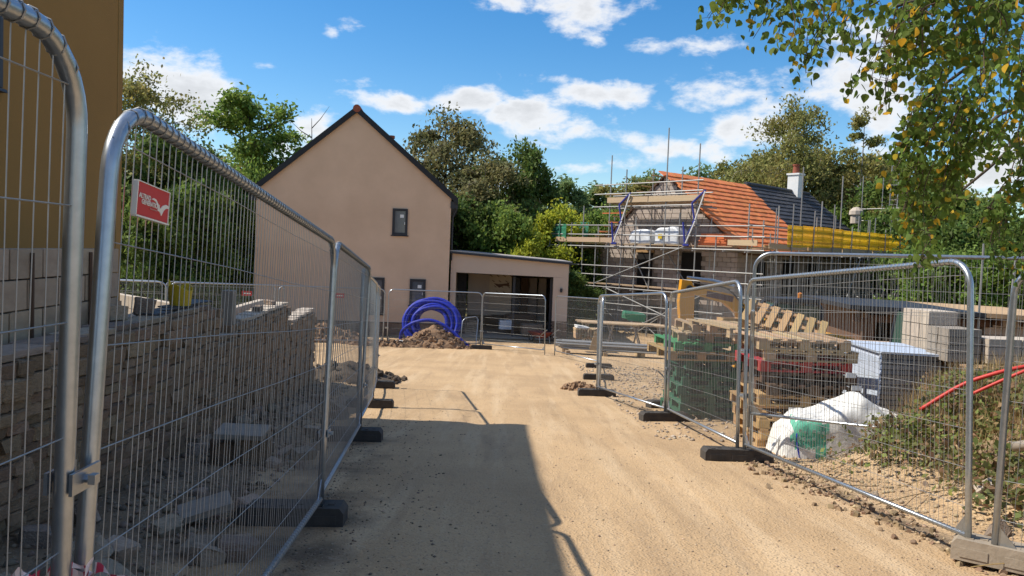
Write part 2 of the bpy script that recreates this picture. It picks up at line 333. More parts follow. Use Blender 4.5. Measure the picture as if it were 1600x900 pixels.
def ground_material():
    m = bpy.data.materials.new('dry_sandy_earth'); m.use_nodes = True; nt = m.node_tree; b = nt.nodes['Principled BSDF']; b.inputs['Roughness'].default_value = .95; b.inputs['Specular IOR Level'].default_value = .15
    tc = N(nt, 'ShaderNodeTexCoord'); P = tc.outputs['Object']
    def noise(s, d=6, st=None, r=.6):
        v = P
        if st: mp = N(nt, 'ShaderNodeMapping'); mp.inputs['Scale'].default_value = st; link(nt, P, mp.inputs[0]); v = mp.outputs[0]
        n = N(nt, 'ShaderNodeTexNoise'); n.inputs['Scale'].default_value = s; n.inputs['Detail'].default_value = d; n.inputs['Roughness'].default_value = r; link(nt, v, n.inputs['Vector']); return n.outputs[0]
    def rng_(x, a, c, t0=0., t1=1.):
        n = N(nt, 'ShaderNodeMapRange'); n.inputs['From Min'].default_value = a; n.inputs['From Max'].default_value = c; n.inputs['To Min'].default_value = t0; n.inputs['To Max'].default_value = t1; link(nt, x, n.inputs['Value']); return n.outputs[0]
    def mix(f, a, c, mode='MIX'):
        n = N(nt, 'ShaderNodeMix', data_type='RGBA', blend_type=mode); link(nt, f, n.inputs[0])
        for i, q in ((6, a), (7, c)):
            if isinstance(q, tuple): n.inputs[i].default_value = (*q, 1)
            else: link(nt, q, n.inputs[i])
        return n.outputs[2]
    dirt = N(nt, 'ShaderNodeAttribute', attribute_name='dirt').outputs['Fac']
    far = N(nt, 'ShaderNodeAttribute', attribute_name='far').outputs['Fac']
    c = mix(rng_(noise(.55, 4), .38, .62), (.53, .365, .205), (.44, .30, .168))
    c = mix(rng_(noise(1.0, 5, (3.2, .22, 1)), .5, .68, 0, .75), c, (.585, .43, .265))            # wheel-polished streaks along the track
    c = mix(rng_(noise(1.3, 5, (2.6, .3, 1)), .53, .70, 0, .85), c, (.38, .26, .15))
    c = mix(rng_(noise(34, 3), .56, .70, 0, .55), c, (.24, .175, .12))                             # gravelly speckle
    c = mix(rng_(noise(60, 2), .60, .70, 0, .5), c, (.58, .48, .36))
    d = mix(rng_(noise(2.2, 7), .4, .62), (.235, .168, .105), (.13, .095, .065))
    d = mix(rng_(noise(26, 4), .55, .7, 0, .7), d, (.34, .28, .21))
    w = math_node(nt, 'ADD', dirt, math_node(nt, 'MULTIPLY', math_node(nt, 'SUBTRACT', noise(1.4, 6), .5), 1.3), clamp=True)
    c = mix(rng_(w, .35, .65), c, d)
    c = mix(far, c, mix(rng_(noise(.05, 3), .4, .6), (.30, .235, .09), (.10, .13, .04)))
    link(nt, c, b.inputs['Base Color'])
    h = math_node(nt, 'ADD', math_node(nt, 'MULTIPLY', noise(9, 8, None, .7), .6), math_node(nt, 'MULTIPLY', noise(55, 4), .35))
    vo = N(nt, 'ShaderNodeTexVoronoi'); vo.inputs['Scale'].default_value = 38; link(nt, P, vo.inputs['Vector'])
    h = math_node(nt, 'ADD', h, math_node(nt, 'MULTIPLY', rng_(vo.outputs['Distance'], 0, .45, 1, 0), .28))
    bp = N(nt, 'ShaderNodeBump'); bp.inputs['Distance'].default_value = .03; bp.inputs['Strength'].default_value = .9; link(nt, h, bp.inputs['Height']); link(nt, bp.outputs[0], b.inputs['Normal'])
    return m
M_EARTH = ground_material()
def ground_part(name, mask):
    q = Q[mask]; used, inv = np.unique(q, return_inverse=True); me = np_mesh(name, V[used], inv.reshape(-1, 4), M_EARTH, True)
    x, y = V[used][:, 0], V[used][:, 1]
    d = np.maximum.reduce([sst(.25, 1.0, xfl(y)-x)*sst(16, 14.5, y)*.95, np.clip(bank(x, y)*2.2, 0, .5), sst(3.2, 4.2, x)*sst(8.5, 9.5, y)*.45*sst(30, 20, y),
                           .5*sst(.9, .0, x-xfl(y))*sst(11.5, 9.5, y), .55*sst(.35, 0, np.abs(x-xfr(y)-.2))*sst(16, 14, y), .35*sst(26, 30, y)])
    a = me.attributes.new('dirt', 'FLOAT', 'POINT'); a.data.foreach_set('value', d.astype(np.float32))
    f = np.maximum(sst(36, 48, y), sst(16, 24, np.abs(x)))
    a = me.attributes.new('far', 'FLOAT', 'POINT'); a.data.foreach_set('value', f.astype(np.float32))
    return struct(ob(name, me))
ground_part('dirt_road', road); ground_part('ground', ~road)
def gnd(x, y): return float(ground_z(x, y))

# loose pebbles and grit (uncountable)
def pebbles(name, n, fx, fy, size, m):
    base = np.array([(1,0,0),(-1,0,0),(0,1,0),(0,-1,0),(0,0,.7),(0,0,-.7)], float); T = np.array([(0,2,4),(2,1,4),(1,3,4),(3,0,4),(2,0,5),(1,2,5),(3,1,5),(0,3,5)])
    y = fy(rng.random(n)); x = fx(rng.random(n), y); z = ground_z(x, y); s = size*(.4+rng.random(n)**3*1.9)
    a = rng.random(n)*6.28; P0 = base[None]*s[:, None, None]*(.6+.8*rng.random((n, 6, 1)))
    c, s_ = np.cos(a)[:, None], np.sin(a)[:, None]
    X = P0[..., 0]*c-P0[..., 1]*s_; Y_ = P0[..., 0]*s_+P0[..., 1]*c
    Vv = np.stack([X+x[:, None], Y_+y[:, None], P0[..., 2]+z[:, None]+s[:, None]*.2], -1).reshape(-1, 3)
    return ob(name, np_mesh(name, Vv, (T[None]+6*np.arange(n)[:, None, None]).reshape(-1, 3), m))
M_PEB = mat('pebble', (.44, .33, .22), (.33, .25, .17), 5, rough=.95, irand=.4)
o = stuff(pebbles('pebbles', 3800, lambda r, y: xfl(y)+(xfr(y)-xfl(y))*r, lambda r: 3+16*r**1.4, .0055, M_PEB)); tag(o, 'small loose pebbles scattered over the sandy track', 'pebbles')
o = stuff(pebbles('grit', 1500, lambda r, y: xfl(y)+1.0*r**2.2-.05, lambda r: 3+8*r**1.2, .006, mat('dark_grit', (.24, .18, .125), (.15, .115, .082), 5, rough=.95, irand=.4))); tag(o, 'dark grit and crumbled soil along the left fence line', 'grit')
o = stuff(pebbles('stone_chippings', 2600, lambda r, y: xfl(y)-.5-1.3*r, lambda r: 2.5+13*r, .020, mat('chippings', (.24, .18, .125), (.15, .11, .078), 5, rough=.95, irand=.45))); tag(o, 'broken stone chippings in the churned strip below the stone wall', 'rubble')
o = stuff(pebbles('gravel', 6000, lambda r, y: 2.0+5.5*r, lambda r: 10.0+13.3*r, .018, mat('gravel_stone', (.40, .33, .26), (.27, .22, .17), 5, rough=.95, irand=.4))); tag(o, 'crushed gravel around the pallet stacks', 'gravel')
o = stuff(pebbles('bank_crumbs', 5000, lambda r, y: xfr(y)+.05+2.0*r, lambda r: 3+6*r, .013, mat('bank_crumb', (.44, .33, .21), (.34, .25, .16), 5, rough=.95, irand=.3))); tag(o, 'crumbled sandy soil on the right hand bank', 'soil')

# ------------------------------------------------------------------ fence panels
PL, PH = 3.46, 2.0
def arc_frame():
    r = .19; pts = [(0, 0, 0), (0, 0, .6), (0, 0, 1.2), (0, 0, PH-r)]
    pts += [(r-r*math.cos(a), 0, PH-r+r*math.sin(a)) for a in np.linspace(0, math.pi/2, 9)[1:]]
    pts += [(PL*t, 0, PH) for t in (.25, .5, .75)]
    pts += [(PL-r+r*math.sin(a), 0, PH-r+r*math.cos(a)) for a in np.linspace(0, math.pi/2, 9)]
    pts += [(PL, 0, 1.2), (PL, 0, .6), (PL, 0, 0)]
    return pts
ME_FRAME = MB().tube(arc_frame(), .021, 12).mesh('fence_frame', M_GALV, True)
ME_RAIL = MB().tube([(.02, 0, .16), (PL-.02, 0, .16)], .017, 10).mesh('fence_rail', M_GALV, True)
def wires(lod):
    mb = MB(); n = 73
    for i in range(1, n):
        x = PL*i/n; inset = 0
        if x < .19: inset = .19-math.sqrt(max(0, .19**2-(.19-x)**2))
        if PL-x < .19: inset = .19-math.sqrt(max(0, .19**2-(.19-(PL-x))**2))
        zt = PH-inset; zb = .155
        mb.tube([(x, .004, zb), (x, .004+.004*math.sin(i*2.1), 1.0), (x, .004, zt)], .0016, 4, False)
        if lod == 0:
            mb.tube([(x, .0235*math.cos(a), PH-inset+.0235*math.sin(a)) for a in np.linspace(0, 2*math.pi, 9)[:-1]], .0022, 4, closed=True)
            mb.tube([(x, .0195*math.cos(a), .16+.0195*math.sin(a)) for a in np.linspace(0, 2*math.pi, 7)[:-1]], .0022, 3, closed=True)
    for k in range(7):
        z = .16+(PH-.16)*(k+.72)/7.1
        mb.tube([(0, -.003, z), (PL*.3, -.003, z+.004), (PL*.6, -.003, z-.004), (PL, -.003, z)], .0019, 4, False)
    return mb.mesh('fence_wires', M_GALVW)
ME_WIRE0 = wires(0); ME_WIRE1 = wires(1)
ME_GUSSET = fixn(MB().prism([(.02, .17), (.13, .17), (.02, .30)], -.004, .004).mesh('gusset', M_GALV))
def clamp_mesh():
    m = MB(); m.box((0, -.028, 0), (.12, .008, .05)); m.box((0, .028, 0), (.12, .008, .05)); m.tube([(0, -.05, 0), (0, .05, 0)], .010, 6); m.box((0, -.048, 0), (.022, .016, .022))
    return fixn(m.mesh('clamp', M_GALV))
ME_CLAMP = clamp_mesh()
def panel(a, b, label, lod=1, dz=0.0, za=None, zb=None, clamp=True, group='mesh fence panels along the site roads', lean=0.0, clamp_z=(.62,)):
    a, b = Vector(a), Vector(b); za = gnd(*a)+.03+dz if za is None else za; zb = gnd(*b)+.03+dz if zb is None else zb
    d = b-a; L = math.sqrt(d.length_squared+(zb-za)**2)
    o = thing('mesh_fence', label, 'mesh fence', (a.x, a.y, za), 0, group)
    o.rotation_euler = (Matrix.Rotation(math.atan2(d.y, d.x), 3, 'Z') @ Matrix.Rotation(-math.atan2(zb-za, d.length), 3, 'Y') @ Matrix.Rotation(lean, 3, 'X')).to_euler()
    s = (L/PL, 1, 1)
    ob('frame', ME_FRAME, o, scale=s); ob('bottom_rail', ME_RAIL, o, scale=s); ob('wire_mesh', ME_WIRE0 if lod == 0 else ME_WIRE1, o, scale=s); ob('gusset_plate', ME_GUSSET, o); ob('gusset_plate', ME_GUSSET, o, (L, 0, 0), (0, 0, math.pi))
    if clamp:
        for z in clamp_z: ob('clamp', ME_CLAMP, o, (L+.035, 0, z))
    return o
def foot_mesh(m):
    mb = MB(); L, W, H = .76, .24, .14
    P_ = [(-L/2, 0), (L/2, 0), (L/2, H*.72), (L/2-.03, H), (-L/2+.03, H), (-L/2, H*.72)]
    mb.prism([(x, z) for x, z in P_], -W/2, W/2)
    for i, x in enumerate((-.28, -.2, -.06, .06, .2, .28)): mb.box((x, 0, H), (.045, .06 if i % 2 else .15, .012))
    for s in (-1, 1):
        for x in (-.25, 0, .25): mb.box((x, s*W/2, H*.4), (.16, .012, .06))
    return fixn(mb.mesh('fence_foot', m))
ME_FOOT = foot_mesh(M_RUBBER); ME_FOOTC = foot_mesh(M_CONCFOOT)
def foot(x, y, rz, label, me=ME_FOOT, group='feet under the fence joints'):
    sl = math.atan2(gnd(x, y+.2)-gnd(x, y-.2), .4)
    o = ob('ballast_block', me, None, (x, y, max(gnd(x-.25, y), gnd(x, y), gnd(x+.2, y))-.01), (sl*.8, 0, rz)); return tag(o, label, 'ballast block', group)
# left run, from behind the camera down the track
panel((-.95, -1.72), (-1.015, 1.70), 'galvanised mesh fence panel clamped to the red sign panel', 0, za=.0, zb=-.03, lean=R(1.2), clamp_z=(1.02,))
panel((-1.018, 1.75), (-1.31, 5.40), 'galvanised mesh fence panel carrying the red sign', 0, za=-.10, zb=-.43, lean=R(.7))
panel((-1.34, 5.48), (-1.73, 8.93), 'mesh fence panel next along the stone wall after the red sign panel', 0, lean=R(1.6))
panel((-1.77, 9.02), (-2.20, 12.42), 'second mesh fence panel along the stone wall after the red sign panel', 1)
panel((-2.22, 12.5), (-2.66, 15.40), 'mesh fence panel at the far end of the stone wall run', 1)
for i, (x, y) in enumerate([(-1.02, 1.72), (-1.52, 5.44), (-1.85, 8.98), (-2.25, 12.46), (-2.68, 15.45)]):
    foot(x, y, R(4), ['black rubber foot under the taped fence posts', 'black rubber foot at the far end of the red sign panel', 'black rubber foot at the fence joint past the lone slab in the rubble',
                      'black rubber foot one joint before the end of the stone wall fence', 'black rubber foot under the last post of the stone wall fence'][i])
# right run
panel((3.10, 5.02), (2.67, 8.50), 'galvanised mesh fence panel in front of the weedy bank', 0, clamp_z=(.7, 1.2))
panel((2.62, 8.60), (2.545, 12.08), 'mesh fence panel in front of the pallet stacks', 0, clamp_z=(.8,))
panel((2.52, 12.16), (1.80, 15.42), 'mesh fence panel beside the gravel, one past the pallet stacks', 1)
panel((3.21, 4.93), (5.9, 2.75), 'mesh fence panel on the concrete foot, beside the weedy bank', 0, za=-.42, zb=-.44)
panel((2.78, 8.75), (5.86, 7.20), 'mesh fence panel standing up on the weedy bank with its rail across the white bag', 1, za=-.37, zb=-.32)
panel((1.86, 15.55), (2.22, 18.95), 'edge-on mesh fence panel by the gravel turning', 1)
panel((2.25, 19.05), (2.62, 22.45), 'edge-on mesh fence panel second from the gravel corner', 1)
panel((2.66, 22.5), (1.52, 25.75), 'mesh fence panel in front of the stacked scaffold tubes', 1)
panel((1.19, 25.85), (-1.0, 27.66), 'mesh fence panel standing before the open garage', 1)
panel((-1.07, 27.72), (-4.40, 27.40), 'mesh fence panel in front of the blue pipe coil', 1)
# runs beyond the stone wall
o = panel((-4.55, 27.35), (-7.9, 25.9), 'mesh fence panel before the house gable with a small red tag, nearest the pipe coil', 1)
slab('red_tag', (1.6, .02, 1.72), (.32, .012, .16), M_SIGN, o); slab('tag_print', (1.6, .03, 1.72), (.24, .006, .04), M_SIGNW, o)
o = panel((-8.0, 25.85), (-11.4, 25.2), 'mesh fence panel before the house gable with a small red tag, at the gable corner', 1)
slab('red_tag', (.9, .02, 1.70), (.32, .012, .16), M_SIGN, o); slab('tag_print', (.9, .03, 1.70), (.24, .006, .04), M_SIGNW, o)
panel((-11.5, 25.2), (-14.9, 25.0), 'mesh fence panel before the dark trees, behind the yellow bucket', 1)
panel((-7.3, 24.6), (-10.4, 23.3), 'inner row mesh fence panel beyond the concrete upright on the wall', 1)
panel((-10.5, 23.25), (-13.9, 22.9), 'inner row mesh fence panel beyond the stone wall, behind the yellow bucket', 1)
for i, (x, y, a) in enumerate([(3.36, 4.9, -35), (2.60, 8.55, 0), (2.50, 12.12, 8), (1.80, 15.48, 0), (2.24, 19.0, 0), (2.64, 22.48, 0), (-1.02, 27.6, 0), (-4.47, 27.3, 0)]):
    foot(x, y, R(a), ['tan concrete foot under the two posts at the weedy bank', 'black rubber foot below the bulk bag', 'black rubber foot in front of the green pallets', 'black rubber foot at the gravel corner of the track',
                      'black rubber foot one panel back from the gravel corner', 'black rubber foot two panels back from the gravel corner', 'black rubber foot before the open garage', 'black rubber foot left of the blue pipe coil'][i], ME_FOOTC if i == 0 else ME_FOOT)
for (x, y, lab) in ((2.02, 13.9, 'spare black foot on the gravel nearest the pallets'), (2.9, 13.0, 'spare black foot lying on the gravel beside the green pallets')): foot(x+.9, y, R(15), lab)
pole('brace', (2.72, 8.62, gnd(2.72, 8.62)+1.7), (2.98, 9.25, gnd(2.98, 9.25)), .021, M_GALV, None, 10)
tag(C.objects[-1] if False else bpy.data.objects['brace'], 'galvanised brace tube leaning behind the fence joint by the bulk bag', 'support tube'); bpy.data.objects['brace'].name = 'support_tube'

# red hire sign
sgp = at(206, 282, 2.18); sq = at(260, 350, 2.5)
sgn = thing('hire_sign', 'small red sign with white lettering and a bird, wired to the fence', 'sign', (-.976, 1.985, 1.694))
sgn.scale = (.76, 1, .45)
sgn.rotation_euler = (Matrix.Rotation(math.atan2(3.65, -.31), 3, 'Z') @ Matrix.Rotation(R(4.5), 3, 'Y') @ Matrix.Rotation(R(2), 3, 'X')).to_euler()
SW, SH = .30, .195
mk('board', MB().box((SW/2, 0, -SH/2), (SW, .006, SH)), M_SIGN, sgn)
e = MB(); e.box((SW/2, 0, .002), (SW+.006, .012, .006)); e.box((SW/2, -.001, -SH-.004), (SW+.006, .014, .010)); e.box((-.002, 0, -SH/2), (.007, .013, SH)); e.box((SW+.001, 0, -SH/2), (.004, .011, SH)); mk('edge_trim', e, M_SIGNW, sgn)
def text(s, size, loc, parent, m, sx=1.0):
    c = bpy.data.curves.new('lettering', 'FONT'); c.body = s; c.size = size; c.extrude = .0006; c.materials.append(m)
    c.offset = .0008; tmp = bpy.data.objects.new('lettering_curve', c); C.objects.link(tmp); dg = bpy.context.evaluated_depsgraph_get(); me = bpy.data.meshes.new_from_object(tmp.evaluated_get(dg)); bpy.data.objects.remove(tmp)
    return ob('lettering', me, parent, loc, (R(90), 0, 0), (sx, 1, 1))
text('ALTRAD', .040, (.018, -.0045, -.090), sgn, M_SIGNW, .68); text('GENERATION', .040, (.043, -.0045, -.122), sgn, M_SIGNW, .66)
for q in range(6): slab('small_print', (.125+.011*q, -.0046, -.137), (.008, .001, .008), mat('sign_pink', (.62, .25, .2), rough=.5), sgn)
bird = [(.130, -.078), (.150, -.066), (.172, -.070), (.195, -.092), (.216, -.118), (.240, -.092), (.270, -.080), (.298, -.084), (.298, -.100), (.272, -.104), (.250, -.122), (.232, -.158), (.212, -.136), (.188, -.132), (.196, -.122), (.190, -.104), (.168, -.084), (.148, -.078)]
bm_ = MB().prism(bird, -.0048, -.003); mk('bird_emblem', bm_, M_SIGNW, sgn)
# barrier tape
tp = MB(); ctr = Vector((-.998, 1.725, .775))
def ribbon(mb, pts, w, tw):
    vs = []; fs = []
    for i, p in enumerate(pts):
        a = tw*i; d = Vector((math.sin(a)*.5, .2*math.cos(i), math.cos(a)))*w; vs += [Vector(p)-d, Vector(p)+d]
    for i in range(len(pts)-1): fs.append((2*i, 2*i+1, 2*i+3, 2*i+2))
    mb.add(vs, fs)
ribbon(tp, [ctr+Vector((.045*math.cos(a), .075*math.sin(a), .012*math.sin(3*a)-.004*a)) for a in np.linspace(0, 9, 30)], .016, .35)
ribbon(tp, [ctr+Vector((.04+.012*i, .05-.006*i, -.01+.006*math.sin(i*.9)-.001*i)) for i in range(14)], .014, .5)
ribbon(tp, [ctr+Vector((-.03-.006*i, -.05-.006*i, .005+.004*i)) for i in range(7)], .02, .7)
mt = bpy.data.materials.new('barrier_tape'); mt.use_nodes = True; nt = mt.node_tree; b_ = nt.nodes['Principled BSDF']; b_.inputs['Roughness'].default_value = .4
wv = N(nt, 'ShaderNodeTexWave'); wv.inputs['Scale'].default_value = 7; wv.inputs['Distortion'].default_value = 1.0; cr = N(nt, 'ShaderNodeValToRGB'); cr.color_ramp.interpolation = 'CONSTANT'; cr.color_ramp.elements[0].color = (.62, .05, .10, 1); cr.color_ramp.elements[1].color = (.78, .66, .64, 1); cr.color_ramp.elements[1].position = .5
tc = N(nt, 'ShaderNodeTexCoord'); link(nt, tc.outputs['Object'], wv.inputs['Vector']); link(nt, wv.outputs[0], cr.inputs[0]); link(nt, cr.outputs[0], b_.inputs['Base Color'])
o = mk('barrier_tape', tp, mt, None, fix=False); tag(o, 'red and white barrier tape knotted round two fence posts', 'tape')

# ------------------------------------------------------------------ ochre building on the left (casts the big shadow over the track)
def window(parent, x, z, w, h, y=0.0, sheet=True, name='window'):
    """frame proud of a wall whose face is the plane y, seen from -y"""
    f = MB(); t = .06
    f.box((x, y-.012, z+h-t/2), (w, .07, t)); f.box((x, y-.012, z+t/2), (w, .07, t)); f.box((x-w/2+t/2, y-.012, z+h/2), (t, .07, h-2*t)); f.box((x+w/2-t/2, y-.012, z+h/2), (t, .07, h-2*t))
    o = mk(name, f, M_DARK, parent); g_ = MB(); t2 = .035
    for s in (-1, 1): g_.box((x+s*(w/2-t-t2/2), y-.002, z+h/2), (t2, .05, h-2*t-2*t2)); g_.box((x, y-.002, z+h/2+s*(h/2-t-t2/2)), (w-2*t, .05, t2))
    mk('sash', g_, M_DARK, o); slab('pane', (x, y+.006, z+h/2), (w-2*t, .012, h-2*t), M_PANE, o)
    mk('sill', MB().prism([(y-.07, z-.045), (y+.02, z-.045), (y+.02, z), (y-.06, z-.012)], x-w/2-.05, x+w/2+.05, 'x'), M_DARK, o)
    slab('handle', (x+w*.31, y-.04, z+h*.45), (.02, .03, .11), M_WHITE, o)
    if sheet: slab('sticker', (x+w*.12, y-.004, z+h*.72), (w*.24, .006, h*.12), M_WHITE, o)
    return o
rb = math.atan2(.62, 6.7)
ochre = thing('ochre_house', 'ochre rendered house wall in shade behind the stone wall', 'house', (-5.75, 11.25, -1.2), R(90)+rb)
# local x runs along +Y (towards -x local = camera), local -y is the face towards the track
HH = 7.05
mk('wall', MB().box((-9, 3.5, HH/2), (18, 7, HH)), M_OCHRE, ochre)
mk('corner_bead', MB().box((-.18, -.004, HH/2), (.012, .01, HH-.02)), mat('bead', (.36, .23, .085), rough=.9), ochre)
rf = MB(); rf.prism([(-.12, HH-.06), (3.5, HH+2.4), (7.3, HH-.06), (7.3, HH+.1), (3.5, HH+2.6), (-.12, HH+.1)], -18.1, .06, 'x'); mk('roof', rf, M_SLATE, ochre)
window(ochre, -3.68, 4.25, 1.1, 1.2, 0.0, False)
mk('plinth', MB().box((-9, -.03, .9), (17.9, .03, 1.8)), M_PLINTH, ochre)

# ------------------------------------------------------------------ stone wall beside the track
wa = math.atan2(1, -.09); 
def wx(y): return -3.0-.09*(y-4.5)
def wall_top(y): return np.interp(y, [0, 8.85, 8.86, 9.55, 9.56, 13.05, 13.06, 15.6], [.77, .78, .36, .36, .46, .52, .15, .2])
sw = thing('stone_wall', 'rough coursed brown stone wall with stepped top beside the track', 'wall', (0, 0, 0))
core = MB()
for y0, y1 in ((1.2, 8.85), (8.852, 9.55), (9.552, 13.05), (13.052, 15.5)):
    ym = (y0+y1)/2; zt = float(wall_top(ym))-.01; zb = float(gz(y1))-.5; L = y1-y0
    core.prism([(wx(y0)-.03, y0), (wx(y1)-.03, y1), (wx(y1)-.26, y1), (wx(y0)-.26, y0)], zb, zt, 'z')
mk('mortar_bed', core, mat('stone_mortar', (.26, .18, .115), (.19, .13, .085), 5, rough=.95, bump=.006), sw)
rs = random.Random(5); nst = 0; stones = []
z = -1.9; course = 0
while z < .78:
    h = rs.choice((.065, .08, .095, .12)); y = 2.6+rs.uniform(0, .3)
    while y < 15.5:
        L = rs.uniform(.10, .32); ym = y+L/2
        if z+h*.9 <= wall_top(min(y+L, 15.5)) and z+h*.9 <= wall_top(y) and z+h > gz(ym)-.05 and y+L < 15.62:
            stones.append((ym, z+h/2, L, h))
        y += L+.007
    z += h+.006
stones.sort(key=lambda s: -(s[2]*s[3]/(s[0]**2+9)))
extra = MB()
for k, (ym, zc, L, h) in enumerate(stones):
    pr = rs.uniform(-.02, .045); me = chamfer_box(M_STONE, rs.randrange(9), .075, .10)
    if k < 300: ob('stone', me, sw, (wx(ym)-.06+pr, ym, zc), (rs.uniform(-.02, .02), rs.uniform(-.03, .03), math.atan2(-.09, 1)*-1*-1+rs.uniform(-.02, .02)), (.16, L, h))
    else: extra.add([(Vector(p.co)*1).to_tuple() and (p.co.x*.16+wx(ym)-.06+pr, p.co.y*L+ym, p.co.z*h+zc) for p in me.vertices], [tuple(f.vertices) for f in me.polygons])
if extra.v: stuff(mk('small_stones', extra, M_STONE, sw))
# capping: slabs laid on the leaf, each piece its own
y = 3.2
while y < 15.4:
    L = rs.uniform(.35, .6); zt = float(wall_top(y+L/2))
    if abs(wall_top(y)-wall_top(y+L)) < .1:
        ob('top_stone', chamfer_box(M_CONCL if y > 9.5 else M_STONEGREY, rs.randrange(5), .03, .05), sw, (wx(y+L/2)-.14+rs.uniform(-.02, .02), y+L/2, zt+.015), (0, 0, rs.uniform(-.05, .05)), (.26, L-.02, .045))
    y += L
# inner block leaf behind the cavity
il = thing('inner_leaf', 'pale block inner leaf behind the stone wall', 'wall', (0, 0, 0))
def blk_run(parent, x0f, y0, y1, zb, ncourse, m=M_BLOCK, th=.10, off=0.0):
    for c in range(ncourse):
        y = y0-(c % 2)*.22
        while y < y1:
            a, b = max(y, y0), min(y+.44, y1)
            if b-a > .05: ob('block', chamfer_box(m, int(y*7) % 4, .008, .012), parent, (x0f((a+b)/2)-off, (a+b)/2, zb+.11+c*.225), (0, 0, R(5)), (th, b-a-.01, .215))
            y += .45
M_LEAF = mat('leaf_block', (.40, .30, .21), (.31, .225, .155), 3, rough=.92, orand=.12, bump=.004)
blk_run(il, wx, 2.2, 7.15, .76, 3, M_LEAF, .14, .50); blk_run(il, wx, 8.9, 13.6, -.15, 3, M_CONCL, .12, .62); blk_run(il, wx, 7.2, 8.85, .1, 3, M_CONCL, .12, .50)
for yy in (5.62, 6.55): pole('slot_strip', (wx(yy)-.415, yy, .70), (wx(yy)-.415, yy, 1.40), .014, M_TIMBERB, il, 6)  # dark brown rods stand in for the shaded vertical slots of this wall
core = MB()
for y0, y1, zt in ((2.2, 8.85, .72), (8.86, 15.4, -.1)): core.prism([(wx(y0)-.42, y0), (wx(y1)-.42, y1), (wx(y1)-.70, y1), (wx(y0)-.70, y0)], -1.9, zt, 'z')
mk('footing', core, M_CONC, il)
# cross wall that closes the far bay, sunlit
cw = thing('cross_wall', 'low sunlit block cross wall behind the concrete upright', 'wall', (0, 0, 0))
for c in range(4):
    for i in range(9):
        ob('block', chamfer_box(M_CONCL, i % 4, .008, .012), cw, (-4.9-.32*i+(c % 2)*.16, 12.0+.30*i-(c % 2)*.15, -.42+.225*c+.11), (0, 0, R(137)), (.43, .14, .215))
def wt(y): return float(wall_top(y))+.045
# things on the wall
bu = thing('yellow_bucket', 'yellow plastic tub with a notched rim on the stone wall', 'bucket', (wx(8.05)-.16, 8.05, wt(8.05)), 0.4)
prof = [(.0, .0), (.098, .0), (.102, .01), (.118, .20), (.124, .21), (.121, .215), (.112, .205), (.097, .02), (0, .016)]
me = MB().lathe(prof, n=28)
for i, p in enumerate(me.v):
    if p[2] > .19:
        a = math.atan2(p[1], p[0]); me.v[i] = (p[0], p[1], p[2]-.035+.07*abs(math.cos(a-1.0))**3)
mk('tub', me, M_BUCKET, bu, True); mk('handle_lug', MB().prism([(-.05, .19), (-.03, .29), (0, .27), (.02, .235), (.05, .20)], .104, .114), M_BUCKET, bu, rot=(0, 0, R(70)))
mk('handle', MB().tube([(.12*math.cos(a), .12*math.sin(a), .2+.0*a+.02*math.sin(a*3)) for a in np.linspace(.3, 3.1, 12)], .004, 6), M_GALV, bu)
o = ob('concrete_upright', chamfer_box(M_CONC, 2, .01, .02), None, (wx(9.75)-.12, 9.75, wt(9.3)+.06+.22), (0, 0, R(8)), (.145, .16, .45)); tag(o, 'grey concrete block stood on end on the stone wall', 'concrete block')
for i, (yy, dx, s, lab) in enumerate([(11.2, -.05, (.12, .16, .08), 'small brown stone left on the pale wall top'), (12.2, -.1, (.1, .2, .07), 'small grey block on the pale wall top near its step'),
                                     (7.2, -.15, (.13, .18, .16), 'rough lump of stone on the dark wall top near the house corner'), (6.62, -.2, (.16, .22, .13), 'dark stone lump on the wall beside the block leaf')]):
    o = ob('loose_stone', chamfer_box(M_STONEGREY, i, .07, .1), None, (wx(yy)+dx-.05, yy, wt(yy)+s[2]/2-.01), (.1, .05, i), s); tag(o, lab, 'stone')
for i in range(5):
    yy = 7.3+.32*i
    o = ob('roof_slate', chamfer_box(M_SLATE, i, .02, .03), None, (wx(yy)-.17, yy, wt(yy)+.008+.004*i), (0, .04*(-1)**i, .2*math.sin(i*3)), (.22, .34, .012)); tag(o, 'thin dark slate laid along the top of the stone wall', 'slate', 'slates on the stone wall')
# rubble at the wall foot
rs = random.Random(9)
for i in range(70):
    yy = 3.2+rs.random()**1.1*10; xx = xfl(yy)-.35-rs.random()**.8*(1.15+.02*yy)
    s = rs.uniform(.07, .22)*(1.35 if i < 14 else 1)
    o = ob('rubble_stone', chamfer_box(M_STONEGREY, i % 9, .10, .14), None, (xx, yy, gnd(xx, yy)+s*.16), (rs.uniform(-.4, .4), rs.uniform(-.4, .4), rs.uniform(0, 6)), (s*rs.uniform(.9, 1.3), s*rs.uniform(.7, 1.1), s*rs.uniform(.5, .85)))
    tag(o, 'broken stone in the rubble between the stone wall and fence', 'stone', 'rubble stones below the stone wall')
ps = thing('propped_slab', 'flat grey slab propped on a block in the rubble by the wall', 'slab', (-2.55, 7.35, gnd(-2.55, 7.35)), .1)
ob('slab_top', chamfer_box(M_CONC, 1, .015, .03), ps, (0, 0, .33), (.04, .03, 0), (.46, .4, .05)); ob('support_block', chamfer_box(M_STONE, 3, .03, .06), ps, (.12, .03, .14), (0, 0, .2), (.30, .3, .32)); ob('support_block', chamfer_box(M_STONE, 4, .03, .06), ps, (-.2, .08, .1), (0, 0, .5), (.2, .25, .26))
o = ob('paving_slab', chamfer_box(M_CONC, 2, .02, .03), None, (-2.05, 5.2, gnd(-2.05, 5.2)+.12), (.12, -.2, .5), (.34, .22, .05)); tag(o, 'pale broken slab tilted in the rubble near the rubber foot', 'slab')

